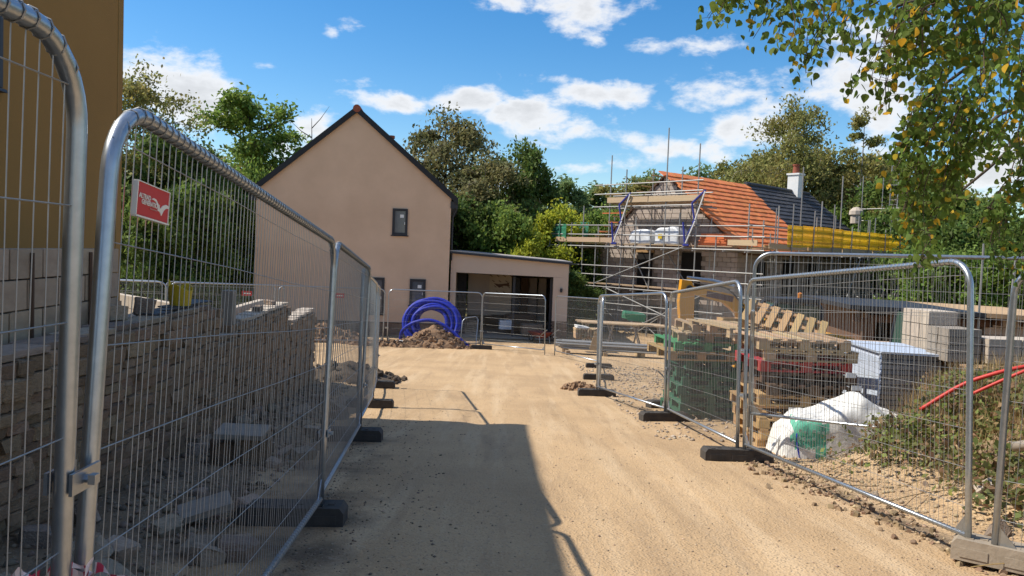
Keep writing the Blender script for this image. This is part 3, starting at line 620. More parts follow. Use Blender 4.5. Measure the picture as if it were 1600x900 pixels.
# ------------------------------------------------------------------ heaps of soil
def heap(name, cx, cy, rx, ry, h, m, n=40, rough=.35, seed=0, base=None):
    g_ = np.linspace(-1, 1, n); X, Y = np.meshgrid(g_, g_); r = np.sqrt(X**2+Y**2)
    Z = h*np.clip(1-r, 0, 1)**.8*(1+rough*fbm(X*3+seed, Y*3, 4)) + h*.28*rough*fbm(X*9+seed, Y*9, 3)*np.clip(1.1-r, 0, 1)
    Z = np.where(r >= .98, -.06, Z); b = ground_z(cx+X*rx, cy+Y*ry) if base is None else base
    Vv = np.stack([cx+X*rx, cy+Y*ry, b+Z], -1).reshape(-1, 3); i = np.arange(n*n).reshape(n, n)
    return ob(name, np_mesh(name, Vv, np.stack([i[:-1, :-1], i[:-1, 1:], i[1:, 1:], i[1:, :-1]], -1).reshape(-1, 4), m))
M_SOIL = mat('clay_soil', (.30, .185, .105), (.19, .115, .065), 4, rough=.95, bump=.05, bscale=6)
M_SOILD = mat('dark_soil', (.10, .072, .048), (.065, .048, .033), 4, rough=.95, bump=.04, bscale=8)
def lumps(cx, cy, rx, ry, h, n, m, name, label, size=.1, seed=1):
    r_ = random.Random(seed); mb = MB(); me = [chamfer_box(m, k, .10, .14) for k in range(5)]
    for k in range(n):
        a = r_.random()*6.28; q = math.sqrt(r_.random())*1.15; x, y = cx+rx*q*math.cos(a), cy+ry*q*math.sin(a); s = size*r_.uniform(.4, 1.5)
        zz = gnd(x, y)+h*max(0, 1-q)**.8; Rm = Euler((r_.random()*6, r_.random()*6, r_.random()*6)).to_matrix(); q_ = r_.choice(me)
        mb.add([Rm @ Vector((p.co.x*s*1.3, p.co.y*s, p.co.z*s*.8)) + Vector((x, y, zz)) for p in q_.vertices], [tuple(f.vertices) for f in q_.polygons])
    return mb
def soil_heap(label, cx, cy, rx, ry, h, m, n, seed, size=.1):
    t = thing('soil_heap', label, 'soil heap', (0, 0, 0)); a = heap('mound', cx, cy, rx, ry, h, m, seed=seed); a.parent = t
    b = mk('clods', lumps(cx, cy, rx, ry, h, n, m, 'clods', label, size, seed), m, t); stuff(b); return t
soil_heap('heap of brown clay soil in front of the blue pipe coil', -2.75, 27.85, 1.35, .8, .72, M_SOIL, 260, 3, .10)
soil_heap('low ridge of scattered clods along the pipe coil fence', -3.9, 27.45, 1.6, .45, .16, M_SOIL, 130, 4, .12)
soil_heap('brown rubble heap against the house gable past the stone wall', -6.9, 28.6, 1.6, .9, .62, M_SOIL, 200, 6, .13)
soil_heap('dark soil mound at the end of the stone wall', -3.55, 16.6, 1.25, .9, .42, M_SOILD, 120, 7, .09)
soil_heap('small heap of pale rubble by the gravel corner', 1.55, 16.6, .35, .3, .12, M_SOIL, 60, 8, .08)

# ------------------------------------------------------------------ rendered house with gable towards the track
HY = 31.0; gz0 = float(gz(HY))
hx0, hx1 = -10.42, -2.60; W = hx1-hx0; EA = 5.75; AP = 9.05
hs = thing('rendered_house', 'tan rendered house with plain gable and black bargeboards', 'house', (hx0, HY, gz0), R(4.8))
mk('wall', MB().prism([(0, .55), (W, .55), (W, EA), (W/2, AP), (0, EA)], 0, 10.5), M_RENDER, hs)
mk('plinth', MB().box((W/2, 5.25, .26), (W-.10, 10.4, .575)), M_MORTAR, hs)
for c in range(7):
    for i in range(36):
        if (c*36+i) < 252: ob('brick', chamfer_box(M_PLINTH, (i+c) % 5, .02, .04), hs, (.12+i*.217+(c % 2)*.1, .045, .045+c*.076), (0, 0, 0), (.205, .05, .066))
mk('stop_bead', MB().box((W/2, -.01, .56), (W+.02, .03, .03)), M_DARK, hs)
sl = (AP-EA)/(W/2); ov = .28
rf = MB(); rf.prism([(-ov, EA-ov*sl+.02), (W/2, AP+.02), (W+ov, EA-ov*sl+.02), (W+ov, EA-ov*sl+.2), (W/2, AP+.21), (-ov, EA-ov*sl+.2)], -.06, 10.6)
mk('roof', rf, M_DARK, hs)
for s in (0, 1):
    xa, xb_ = (-ov, W/2) if s == 0 else (W/2, W+ov); za, zb_ = (EA-ov*sl, AP) if s == 0 else (AP, EA-ov*sl)
    mk('bargeboard', MB().prism([(xa, za-.03), (xb_, zb_-.03), (xb_, zb_+.24), (xa, za+.24)], -.135, -.062), mat('black_trim', (.010, .011, .014), (.014, .015, .018), 3, rough=.6), hs)
mk('ridge_tile', MB().tube([(W/2, -.14, AP+.13), (W/2, 10.7, AP+.13)], .16, 10), M_CLAY, hs)
mk('soffit', MB().box((W+.13, 5.2, EA-.27), (.30, 10.5, .28)), M_DARK, hs); mk('soffit', MB().box((-.13, 5.2, EA-.27), (.30, 10.5, .28)), M_DARK, hs)
mk('downpipe', MB().tube([(W+.22, .2, EA-.4), (W+.08, .2, EA-.75), (W+.08, .2, 3.2)], .04, 8), M_DARK, hs)
def hpx(u, v): p = at(u, v, HY-.02); return p.x-hx0, p.z-gz0
for (u0, v0, u1, v1) in ((611, 325, 635, 367), (638, 437, 663, 479), (572, 434, 598, 492)):
    x0, z1 = hpx(u0, (v0+v1)/2)[0], hpx((u0+u1)/2, v0)[1]; x1, z0 = hpx(u1, (v0+v1)/2)[0], hpx((u0+u1)/2, v1)[1]
    window(hs, (x0+x1)/2, z0, x1-x0, z1-z0, -.004)
pz = hpx(598, 205); mk('vent_pot', MB().lathe([(.0, 0), (.13, 0), (.13, 1.0), (.17, 1.02), (.17, 1.15), (0, 1.15)], (pz[0]-.1, 5.0, pz[1]-.55), 12), M_CLAY, hs)

# garage
GW, GD = 4.9, 7.0; gx0 = hx1+.03; GY0 = 31.9
ga = thing('flat_roof_garage', 'low flat roofed garage with wide dark opening beside the rendered house', 'garage', (gx0, GY0, gz0))
zl, zr = 3.52, 3.24
o0, o1, oh = .22, 4.28, 2.72
mk('lintel_wall', MB().prism([(0, oh), (GW, oh-.06), (GW, zr), (0, zl)], 0, .32), M_RENDER2, ga)
mk('pier', MB().box((.11, .16, oh/2), (.22, .32, oh)), M_RENDER2, ga); mk('pier', MB().box(((o1+GW)/2, .16, (oh-.06)/2+.42), (GW-o1, .32, oh-.06-.84)), M_RENDER2, ga)
for c in range(11):
    for i in range(3): ob('brick', chamfer_box(M_PLINTH, (i+c) % 5, .02, .04), ga, (o1+.12+i*.215-(c % 2)*.04, .1, .04+c*.076), (0, 0, 0), (.205, .2, .066))
rw = MB(); rw.box((GW-.16, GD/2+.16, 1.55), (.32, GD-.36, 3.1)); rw.box((GW/2, GD, 1.6), (GW-.66, .3, 3.1)); rw.box((.05, GD/2, 1.6), (.1, GD-.7, 3.1)); mk('inner_wall', rw, M_PLASTER, ga)
mk('roof', MB().prism([(-.05, zl), (GW+.12, zr-.01), (GW+.12, zr+.10), (-.05, zl+.11)], -.14, GD+.2), mat('roof_cover', (.40, .37, .34), (.33, .30, .28), 2, rough=.85), ga)
mk('fascia', MB().prism([(-.05, zl-.02), (GW+.14, zr-.03), (GW+.14, zr+.06), (-.05, zl+.07)], -.165, -.142), M_DARK, ga)
mk('floor_slab', MB().box((GW/2, GD/2, .04), (GW-.5, GD-.4, .08)), M_CONC, ga)
slab('door_frame', (.42, .9, 1.35), (.40, .06, 2.7), M_BLACK, ga)
slab('board_wall', (1.15, 2.6, 1.7), (1.1, .05, 1.9), M_PLASTER, ga); bw = slab('printed_board', (2.05, 2.55, 1.75), (1.0, .05, 1.9), mat('osb_print', (.46, .38, .28), (.40, .33, .24), 2, rough=.85), ga)
rs = random.Random(2)
for i in range(14):
    slab('print_mark', (1.62+.3*(i % 4)+.1*(i//4), 2.515, 2.55-.24*(i//4)), (.13, .004, .03), M_TIMBERB, ga, rot=(0, R(35), 0))
mk('printed_shape', MB().prism([(1.75, 2.22), (1.95, 2.18), (2.3, 2.22), (2.45, 2.28), (2.42, 2.2), (2.48, 2.1), (2.2, 2.12), (2.0, 2.02), (1.85, 2.12)], 2.51, 2.518), M_TIMBERB, ga)
for i, x in enumerate((2.75, 3.15, 3.55, 4.0)): slab('inner_door', (x, 3.4+.3*i, 1.35), (.36, .05, 2.2), [M_DARK, M_TIMBERB, M_PLASTER, M_CONCL][i], ga)
slab('lintel_beam', (2.3, .45, 2.72), (4.2, .2, .1), M_DARK, ga); slab('door_jamb', (2.66, .5, 1.32), (.1, .12, 2.6), M_DARK, ga); slab('door_jamb', (4.22, .40, 1.32), (.1, .12, 2.6), M_DARK, ga)
mk('wall_light', MB().lathe([(0, 0), (.05, 0), (.05, .16), (0, .16)], (4.62, -.05, 2.05), 10), M_DARK, ga)
for nm, c, s, m, lab, cat in (('brick_pack', (.9, 32.6, .28), (.9, .7, .5), M_PLINTH, 'dark red brick pack on the garage floor', 'brick pack'), ('cardboard_box', (1.9, 33.2, .3), (.7, .5, .55), M_TIMBERB, 'brown box inside the open garage', 'box'),
                              ('white_sack', (-.2, 33.0, .42), (.6, .4, .4), M_POLY, 'pale sack inside the garage behind the fence joint', 'sack'), ('plaster_stack', (.4, 34.0, .45), (1.3, .8, .7), M_TIMBERB, 'dark stack of boards at the back of the garage', 'stack')):
    o = ob(nm, chamfer_box(m, 3, .03, .06), None, (c[0], c[1], gz0+c[2]+.08), (0, 0, .2), s); tag(o, lab, cat)
wb = thing('wheelbarrow', 'reddish wheelbarrow tipped in front of the garage', 'wheelbarrow', (1.2, 31.2, gz0), 2.2)
mk('tray', MB().add([(-.45, -.35, .45), (.45, -.3, .45), (.45, .3, .45), (-.45, .35, .45), (-.22, -.2, .2), (.2, -.18, .22), (.2, .18, .22), (-.22, .2, .2)], [(0, 1, 5, 4), (1, 2, 6, 5), (2, 3, 7, 6), (3, 0, 4, 7), (4, 5, 6, 7)]), mat('barrow_red', (.22, .05, .04), (.15, .04, .03), 4, rough=.6), wb, fix=False)
mk('wheel', MB().tube([(.55+.16*math.cos(a), 0, .17+.16*math.sin(a)) for a in np.linspace(0, 6.28, 15)[:-1]], .04, 8, closed=True), M_RUBBER, wb)
for s in (-1, 1): mk('handle', MB().tube([(.55, s*.06, .17), (.1, s*.22, .24), (-.4, s*.28, .34), (-.85, s*.3, .62)], .018, 6), M_GALV, wb); mk('leg', MB().tube([(-.3, s*.25, .28), (-.35, s*.26, 0)], .016, 6), M_GALV, wb)

# coil of blue pipe
bp = thing('pipe_coil', 'coil of ribbed blue plastic pipe standing against the house', 'pipe coil', (0, 0, 0))
rs = random.Random(3); zc = float(gz(28.6)); 
for k in range(16):
    r = .98-.075*(k % 6)+rs.uniform(-.05, .04); ox, oy = -3.0+rs.uniform(-.13, .13)+.05*(k//5), 28.55+.11*(k//5)+.085*(k % 3); pts = []
    for a in np.linspace(0, 2*math.pi, 41)[:-1]: pts.append((ox+r*1.05*math.cos(a), oy+.10*math.sin(a*1+k)+.26*math.sin(a), zc+.86+r*.88*math.sin(a)*.98-.05+.03*math.sin(3*a+k*1.7)))
    mk('loop', MB().tube(pts, .068, 8, closed=True), M_BLUEP, bp, True)
tail = [(-4.05, 28.3, zc+.2), (-3.95, 28.1, zc+.55), (-3.55, 27.95, zc+.85), (-3.0, 27.9, zc+.98), (-2.5, 27.85, zc+.85), (-2.05, 27.8, zc+.55), (-1.75, 27.75, zc+.28), (-1.5, 27.7, zc+.08)]
def smooth(pts, n=8):
    P_ = [Vector(p) for p in pts]; out = []
    for i in range(len(P_)-1):
        a, b, c, d = P_[max(i-1, 0)], P_[i], P_[i+1], P_[min(i+2, len(P_)-1)]
        for t in np.linspace(0, 1, n, endpoint=False): out.append(.5*((2*b)+(c-a)*t+(2*a-5*b+4*c-d)*t*t+(3*b-a-3*c+d)*t**3))
    return out+[P_[-1]]
tp_ = smooth(tail, 14); mk('loose_end', MB().tube(tp_, [.062+.006*(i % 2) for i in range(len(tp_))], 10), M_BLUEP, bp, True)
# folded barrier leaning by the fence
br = thing('pedestrian_barrier', 'small mesh barrier leaning beside the blue pipe coil', 'barrier', (-1.85, 28.3, float(gz(28.3))), R(28), rot=(R(-12), R(8), R(20)))
fr = []; 
for (x, z) in ((0, 0), (0, .95), (.1, 1.08), (.5, 1.2), (.6, 1.1), (.62, .15), (.55, 0)): fr.append((x, 0, z))
mk('frame', MB().tube(fr, .018, 8, closed=True), M_GALV, br, True); wm = MB()
for i in range(1, 12): wm.tube([(.62*i/12, 0, .02), (.62*i/12, 0, 1.08+.1*i/12)], .003, 4)
for i in range(1, 14): wm.tube([(0, 0, 1.1*i/14), (.61, 0, 1.1*i/14)], .003, 4)
mk('wire_mesh', wm, M_GALVW, br)

# ------------------------------------------------------------------ scaffolded block house
SA = R(-47.8); SO = Vector((4.55, 40.6, -2.42)); GWD = 8.2; RL = 14.2; SE = 4.55; SR = 8.0
sh_ = thing('block_house', 'unfinished pale block house with half orange half dark tiled roof', 'house', SO, SA)
mk('wall', MB().prism([(.06, 0), (GWD-.06, 0), (GWD-.06, SE), (GWD/2, SR-.1), (.06, SE)], .06, RL-.06), M_MORTAR, sh_)
GA_OPEN = [(2.55, 2.1, 3.45, 4.15), (5.2, .0, 6.3, 4.2), (3.0, 0.0, 3.9, 1.5)]       # gable openings, their unlit inside shown by black slabs (x0, z0, x1, z1)
blocks = []
for c in range(36):
    z0 = c*.225; zt = z0+.215
    lo, hi = 0.0, GWD
    if zt > SE: k = (zt-SE)/(SR-SE)*GWD/2; lo, hi = k, GWD-k
    x = lo-(c % 2)*.22
    while x < hi:
        a, b = max(x, lo), min(x+.44, hi)
        if b-a > .06 and not any(b > q[0] and a < q[2] and zt > q[1]+.02 and z0 < q[3]-.02 for q in GA_OPEN): blocks.append((a, b, z0))
        x += .45
blocks.sort(key=lambda b: -b[2]); ex = MB()
for i, (a, b, z0) in enumerate(blocks):
    if i < 300: ob('block', chamfer_box(M_BLOCK, i % 4, .008, .012), sh_, ((a+b)/2, .05, z0+.1075), (0, 0, 0), (b-a-.012, .1, .208))
    else: ex.box(((a+b)/2, .05, z0+.1075), (b-a-.012, .1, .208))
stuff(mk('lower_blocks', ex, M_BLOCKI, sh_))
for q in GA_OPEN: slab('opening', ((q[0]+q[2])/2, .045, (q[1]+q[3])/2), (q[2]-q[0], .06, q[3]-q[1]), M_BLACK, sh_)  # black slab on the solid wall, interior shade put into its colour
slab('lintel', (3.0, .03, 4.2), (1.1, .12, .12), M_TIMBER, sh_)
ex = MB(); SIDE_OPEN = [(1.6, 2.7, 2.5, 3.9), (4.2, 0, 5.2, 4.0), (6.6, 2.6, 7.6, 3.9), (9.5, 0, 11.8, 2.4)]
for c in range(20):
    y = -(c % 2)*.22
    while y < RL:
        a, b = max(y, .0), min(y+.44, RL)
        if b-a > .06 and not any(b > q[0] and a < q[2] and c*.225+.2 > q[1] and c*.225 < q[3] for q in SIDE_OPEN): ex.box((GWD-.05, (a+b)/2, c*.225+.1075), (.1, b-a-.012, .208))
        y += .45
stuff(mk('side_blocks', ex, M_BLOCKI, sh_))
for q in SIDE_OPEN: slab('opening', (GWD-.045, (q[0]+q[2])/2, (q[1]+q[3])/2), (.06, q[2]-q[0], q[3]-q[1]), M_BLACK, sh_)  # side openings likewise: black slabs coloured as unlit interior
# roof: tile courses as real overlapping pieces
sp = math.atan2(SR-SE, GWD/2); RLEN = (GWD/2+.35)/math.cos(sp)
ra = MB()
for s in (-1, 1):
    xe = GWD/2+s*(GWD/2+.35); ze = SE-.35*math.tan(sp)
    ra.add([(GWD/2, -.1, SR+.02), (xe, -.1, ze+.02), (xe, RL+.1, ze+.02), (GWD/2, RL+.1, SR+.02), (GWD/2, -.1, SR-.08), (xe, -.1, ze-.08), (xe, RL+.1, ze-.08), (GWD/2, RL+.1, SR-.08)], [(0,1,2,3), (4,7,6,5), (0,4,5,1), (1,5,6,2), (2,6,7,3), (3,7,4,0)])
mk('roof_deck', ra, M_TIMBERB, sh_)
to, ts = MB(), MB(); nC = 16; G_ = RLEN/nC; rs = random.Random(4)
Mt = Matrix.Rotation(sp, 3, 'Y') @ Matrix.Rotation(R(-7), 3, 'Y')
for c in range(nC):
    d = (c+.5)*G_; y = -.10-(c % 2)*.08-.5*max(0, 1-c/2)+rs.uniform(-.02, .02)
    while y < RL+.15:
        w = .245; xx = GWD/2+d*math.cos(sp); zz = SR+.07-d*math.sin(sp); split = 7.1-.04*c
        t = to if y < split else ts
        t.box((xx, y+w/2, zz+rs.uniform(-.006, .010)), (G_*1.12, w-.006, .055), M=Mt); y += w
stuff(mk('orange_tiles', to, M_ORANGE, sh_, fix=False)); stuff(mk('dark_tiles', ts, M_SLATE, sh_, fix=False))
# left slope seen from behind stays battened
for c in range(14):
    d = .3+c*.38; slab('batten', (GWD/2-d*math.cos(sp), RL*.5-.4, SR+.05-d*math.sin(sp)), (.05, RL+.9, .03), M_TIMBER, sh_, rot=(0, -sp, 0))
mk('ridge_tile', MB().tube([(GWD/2, 7.1, SR+.12), (GWD/2, RL+.1, SR+.10)], .12, 8), M_SLATE, sh_)
ch = slab('chimney', (GWD/2+.1, 12.4, SR+.35), (.68, .62, 1.6), M_WHITE, sh_); ch2 = mk('chimney_cap', MB().box((GWD/2+.1, 12.4, SR+1.12), (.80, .74, .10)), M_WHITE, sh_); mk('chimney_pot', MB().lathe([(0, 0), (.2, 0), (.17, .45), (.21, .47), (.21, .55), (0, .55)], (GWD/2+.1, 12.4, SR+1.16), 12), M_CLAY, sh_)
c2 = mk('far_chimney', MB().lathe([(.32, 0), (.32, .5), (.42, .52), (.40, .75), (.2, .95), (0, 1.0)], (GWD/2+2.3, RL+1.6, SR-1.6), 10), M_CONCL, sh_)
sk = mk('roof_stone', MB().box((GWD/2+1.9, -.1, SE+2.1), (.5, .3, .45)), M_PLINTH, sh_)

# scaffold in the same frame
sf = thing('scaffold', 'galvanised tube scaffold with boarded lifts round the block house', 'scaffold', SO, SA)
rs = random.Random(8); TR = .030
LIFTS = (2.42, 4.42); UP = 6.62
xsd = [-1.5, .2, 1.9, 3.6, 5.3, 7.0, 9.6]
for i, x in enumerate(xsd):
    for y, hgt in ((-.35, 5.6), (-1.55, 5.9)):
        h = hgt+rs.uniform(-.3, .5)
        if x in (1.9, 5.3, 7.0) and y < -1: h = 9.0+rs.uniform(-.4, .9)
        if x in (1.9, 3.6, 5.3) and y > -1: h = 8.2+rs.uniform(-.2, .4)
        pole('standard', (x, y, -.02), (x+rs.uniform(-.03, .03), y, h), TR, M_SCAF, sf)
ysd = [0.6, 2.6, 4.6, 6.6, 8.6, 10.6, 12.6, 14.6, 16.8]
for y in ysd:
    for x, hgt in ((8.55, 5.6), (9.75, 6.1)):
        pole('standard', (x, y, -.02), (x, y+rs.uniform(-.03, .03), hgt+rs.uniform(-.3, .9)+(1.6 if (y in (2.6, 6.6) and x > 9) else 0)), TR, M_SCAF, sf)
for y in (1.5, 4, 7): 
    for x in (-.35, -1.5): pole('standard', (x, y, -.02), (x, y, 5.7+rs.uniform(-.2, .4)), TR, M_SCAF, sf)
for x, y in ((9.9, 11.6), (9.7, 13.6), (9.8, 15.7), (9.2, 17.2), (8.6, 16.9), (10.2, 16.4), (7.6, 17.0)): pole('standard', (x, y, -.02), (x, y, 5.6+rs.uniform(0, 1.2)), TR, M_SCAF, sf)
for z in (2.36, 2.95, 3.4, 4.36, 4.95, 5.42, .4):
    for y in (-.35, -1.55):
        if z == .4 or (z in (2.95, 3.4, 4.95, 5.42) and y > -1): continue
        pole('ledger', (-2.3, y-.03, z), (10.4, y-.03, z+rs.uniform(-.04, .04)), TR*.95, M_SCAF, sf)
for z in (6.32, 6.95, 7.4):
    pole('ledger', (.9, -1.58, z), (7.3, -1.58, z+.02), TR*.95, M_SCAF, sf)
    if z < 7: pole('ledger', (1.1, -.38, z), (7.0, -.38, z+.02), TR*.95, M_SCAF, sf)
for z in (2.36, 4.30, 4.95, 5.42):
    for x in (8.55, 9.75):
        if z in (4.95, 5.42) and x < 9: continue
        pole('ledger', (x+.03, -1.8, z), (x+.03, 17.6, z+.03), TR*.95, M_SCAF, sf)
for z in (2.30, 4.28):
    for x in xsd+[-2.1, 2.7, 4.4]: pole('transom', (x+.06, -1.85, z), (x+.06, -.1, z), TR*.95, M_SCAF, sf)
    for y in ysd: pole('transom', (8.2, y+.06, z), (10.1, y+.06, z), TR*.95, M_SCAF, sf)
for x in (1.9, 3.6, 5.3, 7.0): pole('transom', (x+.06, -1.8, 6.26), (x+.06, -.1, 6.26), TR*.95, M_SCAF, sf)
for x in (-2.2, -.7, 1.0, 2.75, 4.45, 6.1, 8.0):
    pole('standard', (x, -1.5+rs.uniform(-.1, .1), -.02), (x+rs.uniform(-.04, .04), -1.5, 5.3+rs.uniform(-.4, .9)), TR, M_SCAF, sf)
for x in (-1.5, .2, 1.9, 3.6, 5.3):
    pole('brace', (x, -1.5, .1), (x+1.7, -1.5, 1.2), TR*.8, M_SCAF, sf); pole('brace', (x+1.7, -1.5, .1), (x, -1.5, 1.2), TR*.8, M_SCAF, sf)
for z in (1.25, 1.55): pole('ledger', (-2.4, -1.62, z), (8.6, -1.62, z+.03), TR*.9, M_SCAF, sf)
for y in (1.6, 3.6, 5.6, 7.6, 9.6, 11.6, 13.6): pole('standard', (9.9, y, 2), (9.9, y+rs.uniform(-.04, .04), 5.9+rs.uniform(-.2, .9)), TR, M_SCAF, sf)
for y in (0, 2, 4, 6): pole('ledger', (9.8, y, 3.2), (9.8, y+2.4, 3.2), TR*.9, M_SCAF, sf)
for a, b in (((1.2, -1.65, 2.5), (6.6, -1.65, 4.5)), ((2.0, -1.66, 2.3), (7.4, -1.66, .7)), ((3.2, -1.66, .2), (7.5, -1.66, 2.3)), ((-1.4, -1.66, 0), (.6, -1.66, 2.3)), ((2.4, -.4, 4.3), (3.6, -.4, 2.4)), ((6.0, -.4, 2.5), (4.6, -.4, 4.2)),
             ((9.85, 6, 0), (9.85, 8.8, 4.2)), ((9.85, 9, 4.2), (9.85, 11.5, 0)), ((9.85, 12, 0), (9.85, 14.5, 4.2)), ((9.85, 14.6, 4.2), (9.85, 17, .2)), ((9.85, 10, 4.2), (9.85, 12, 2.4)), ((9.85, 13, 4.2), (9.85, 15, 2.4)), ((9.85, 15.6, 4.2), (9.85, 16.8, 2.4))):
    pole('brace', a, b, TR, M_SCAF, sf)
def boards(x0, x1, y0, y1, z, along='x'):
    n = 5; L = x1-x0 if along == 'x' else y1-y0; seg = max(1, round(L/3.6))
    for i in range(n):
        for k in range(seg):
            a = k*L/seg+rs.uniform(-.05, .05); l = L/seg-.02
            if along == 'x': slab('board', (x0+a+l/2, y0+(y1-y0)*(i+.5)/n, z+rs.uniform(0, .012)), (l, (y1-y0)/n-.012, .038), M_BOARD, sf, rs.uniform(-.004, .004))
            else: slab('board', (x0+(x1-x0)*(i+.5)/n, y0+a+l/2, z+rs.uniform(0, .012)), ((x1-x0)/n-.012, l, .038), M_BOARD, sf, rs.uniform(-.004, .004))
boards(-1.7, 10.2, -1.5, -.42, 4.50); boards(1.8, 7.3, -1.5, -.42, 6.48); boards(8.62, 9.7, -.3, 17.2, 4.46, 'y'); boards(-2.0, 7.5, -1.5, -.42, 2.48)
for x0, x1 in ((-1.7, 1.4), (1.45, 2.2), (8.7, 10.1)): slab('toe_board', ((x0+x1)/2, -1.63, 4.68), (x1-x0, .04, .24), M_BOARD, sf)
for x0, x1 in ((1.8, 4.3), (4.35, 7.3)): slab('toe_board', ((x0+x1)/2, -1.63, 6.64), (x1-x0, .04, .26), M_BOARD, sf)
for k in range(5): slab('toe_board', (9.82, -.2+3.5*k+1.7, 4.60), (.04, 3.4, .22), M_BOARD, sf)
for k in range(5): slab('timber_batten', (-.2+.55*(k % 2), 1.2, 5.2+.5*k), (1.9-.2*k, .06, .05), M_ORANGE if k < 3 else M_TIMBER, sf)
# brick guards (coloured mesh panels clipped to the rail)
def guard_mesh(m):
    b = MB(); 
    for i in range(14): b.box((0, -.5+i/13.0, 0), (.010, .045, 1))
    for i in range(7): b.box((.006, 0, -.5+i/6.0), (.010, 1, .055))
    for i in range(6): b.box((-.006, 0, -.45+i*.17+.02), (.004, 1, .09)) if i % 2 == 0 else None
    return b.mesh('guard', m)
GUY, GUG = guard_mesh(M_NETY), guard_mesh(M_NETG)
for k in range(10): ob('brick_guard', GUY, sf, (9.83, 2.04+1.36*k, 5.12+rs.uniform(-.03, .03)), (0, rs.uniform(-.03, .03), 0), (1, 1.33, .92))
for k in range(2): ob('brick_guard', GUG, sf, (9.83, 3.4+1.36*(9+k), 5.0), (0, 0, 0), (1, 1.3, .8))
for k in range(3): ob('brick_guard', GUG, sf, (-2.2+.5*k, -1.5-.05*k, 5.1), (0, 0, R(75)), (1, .6, .7))
ob('brick_guard', GUG, sf, (-1.0, -.5, 5.2), (0, .1, R(85)), (1, 1.2, .8))
# two blue and white loading gates on the gable platform
for gx in (2.35, 6.55):
    gt = thing('loading_gate', 'blue and white folding loading gate on the gable platform, %s' % ('left of the wrapped packs' if gx < 3 else 'beside the orange tile stack'), 'gate', (Matrix.Rotation(SA, 3, 'Z') @ Vector((gx, -1.7, 4.5)))+SO, SA, 'loading gates on the scaffold')
    for nm, a, b, m, r in (('blue_arm', (0, 0, .05), (-.15, 0, 1.05), M_BLUE, .05), ('white_arm', (.05, -.03, .1), (.5, -.03, 1.1), M_WHITE, .035), ('blue_arm', (.45, 0, 1.1), (.28, 0, 1.9), M_BLUE, .045), ('blue_arm', (.28, 0, 1.9), (.95, 0, 2.45), M_BLUE, .05), ('white_arm', (.5, -.03, 1.15), (.95, -.03, 2.4), M_WHITE, .035), ('blue_arm', (.1, 0, .5), (.45, 0, 1.1), M_BLUE, .03), ('hinge', (.42, -.05, 1.05), (.42, .05, 1.05), M_BLUE, .07), ('foot', (-.1, 0, .02), (.2, 0, .02), M_BLUE, .05)): pole(nm, a, b, r, m, gt, 6)
# packs on the platform
def wrap(name, x, y, z, s, m, label, cat, seed, cap=None, fr=sf):
    loc = Matrix.Rotation(SA, 3, 'Z') @ Vector((x, y, z)) + SO
    n = 14; g_ = np.linspace(-1, 1, n); mb = MB(); r_ = np.random.default_rng(seed)
    t = thing(name, label, cat, loc, SA); V_ = []
    def P_(fx, fy, fz): return ((fx*s[0]/2)*(1+.05*math.sin(fz*9+fx*5)), (fy*s[1]/2)*(1+.05*math.sin(fx*7)), s[2]*fz)
    import bmesh
    b = bmesh.new(); bmesh.ops.create_cube(b, size=2); bmesh.ops.subdivide_edges(b, edges=b.edges[:], cuts=7, use_grid_fill=True)
    for v in b.verts:
        x_, y_, z_ = v.co; k = fbm(x_*2+seed*3, y_*2+z_*2+seed, 3)
        e_ = max(abs(x_), abs(y_)); top = (z_ > .5)*(.10*(1-abs(x_)**3)-.10*abs(x_)**6)
        v.co = (x_*s[0]/2*(1+.10*k), y_*s[1]/2*(1+.10*k), (z_+1)/2*s[2]*(1+.14*float(k)) + top*s[2])
        if z_ < -.9: v.co.z = 0
    me = bpy.data.meshes.new('wrapping'); b.to_mesh(me); b.free(); me.materials.append(m); me.polygons.foreach_set('use_smooth', [True]*len(me.polygons)); ob('wrapping', me, t)
    if cap: slab('label_sheet', (-s[0]*.25, -s[1]*.56, s[2]*.5), (.22, .01, .22), cap, t)
    return t
wrap('wrapped_pack', 3.75, -1.0, 4.54, (1.25, .8, .62), M_POLY, 'white wrapped pack on the platform beside the left loading gate', 'wrapped pack', 1)
wrap('wrapped_pack', 5.3, -1.0, 4.54, (1.35, .8, .72), M_POLY, 'white wrapped pack with yellow sheet on the gable platform', 'wrapped pack', 2, M_BUCKET)
ts_ = thing('tile_stack', 'stack of orange roof tiles on the gable platform', 'tile stack', Matrix.Rotation(SA, 3, 'Z') @ Vector((7.75, -1.1, 4.54)) + SO, SA)
for k in range(9): slab('tile', (rs.uniform(-.05, .05), 0, .03+.058*k), (1.45-.04*k, .55, .05), M_ORANGE, ts_, rs.uniform(-.03, .03))
ts_ = thing('timber_stack', 'short pale timbers stacked on the corner of the scaffold platform', 'timber stack', Matrix.Rotation(SA, 3, 'Z') @ Vector((9.2, .9, 4.5)) + SO, SA)
for k in range(8): slab('timber', (rs.uniform(-.1, .1), .1*(k % 4)-.15, .04+.075*(k//4)), (.6, .09, .07), M_TIMBER, ts_, R(90)+rs.uniform(-.05, .05))
lad = thing('ladder', 'aluminium ladder standing against the shaded side of the block house', 'ladder', Matrix.Rotation(SA, 3, 'Z') @ Vector((8.9, 1.9, 0)) + SO, SA)
for s in (-.2, .2): pole('stile', (.2, s, 0), (-.1, s, 5.2), .03, M_SCAF, lad, 6)
for k in range(17): pole('rung', (.2-.3*k/17, -.2, .3+.28*k), (.2-.3*k/17, .2, .3+.28*k), .014, M_SCAF, lad, 6)
lad = thing('roof_ladder', 'ladder rising past the far end of the dark roof', 'ladder', Matrix.Rotation(SA, 3, 'Z') @ Vector((8.2, RL+2.2, 0)) + SO, SA)
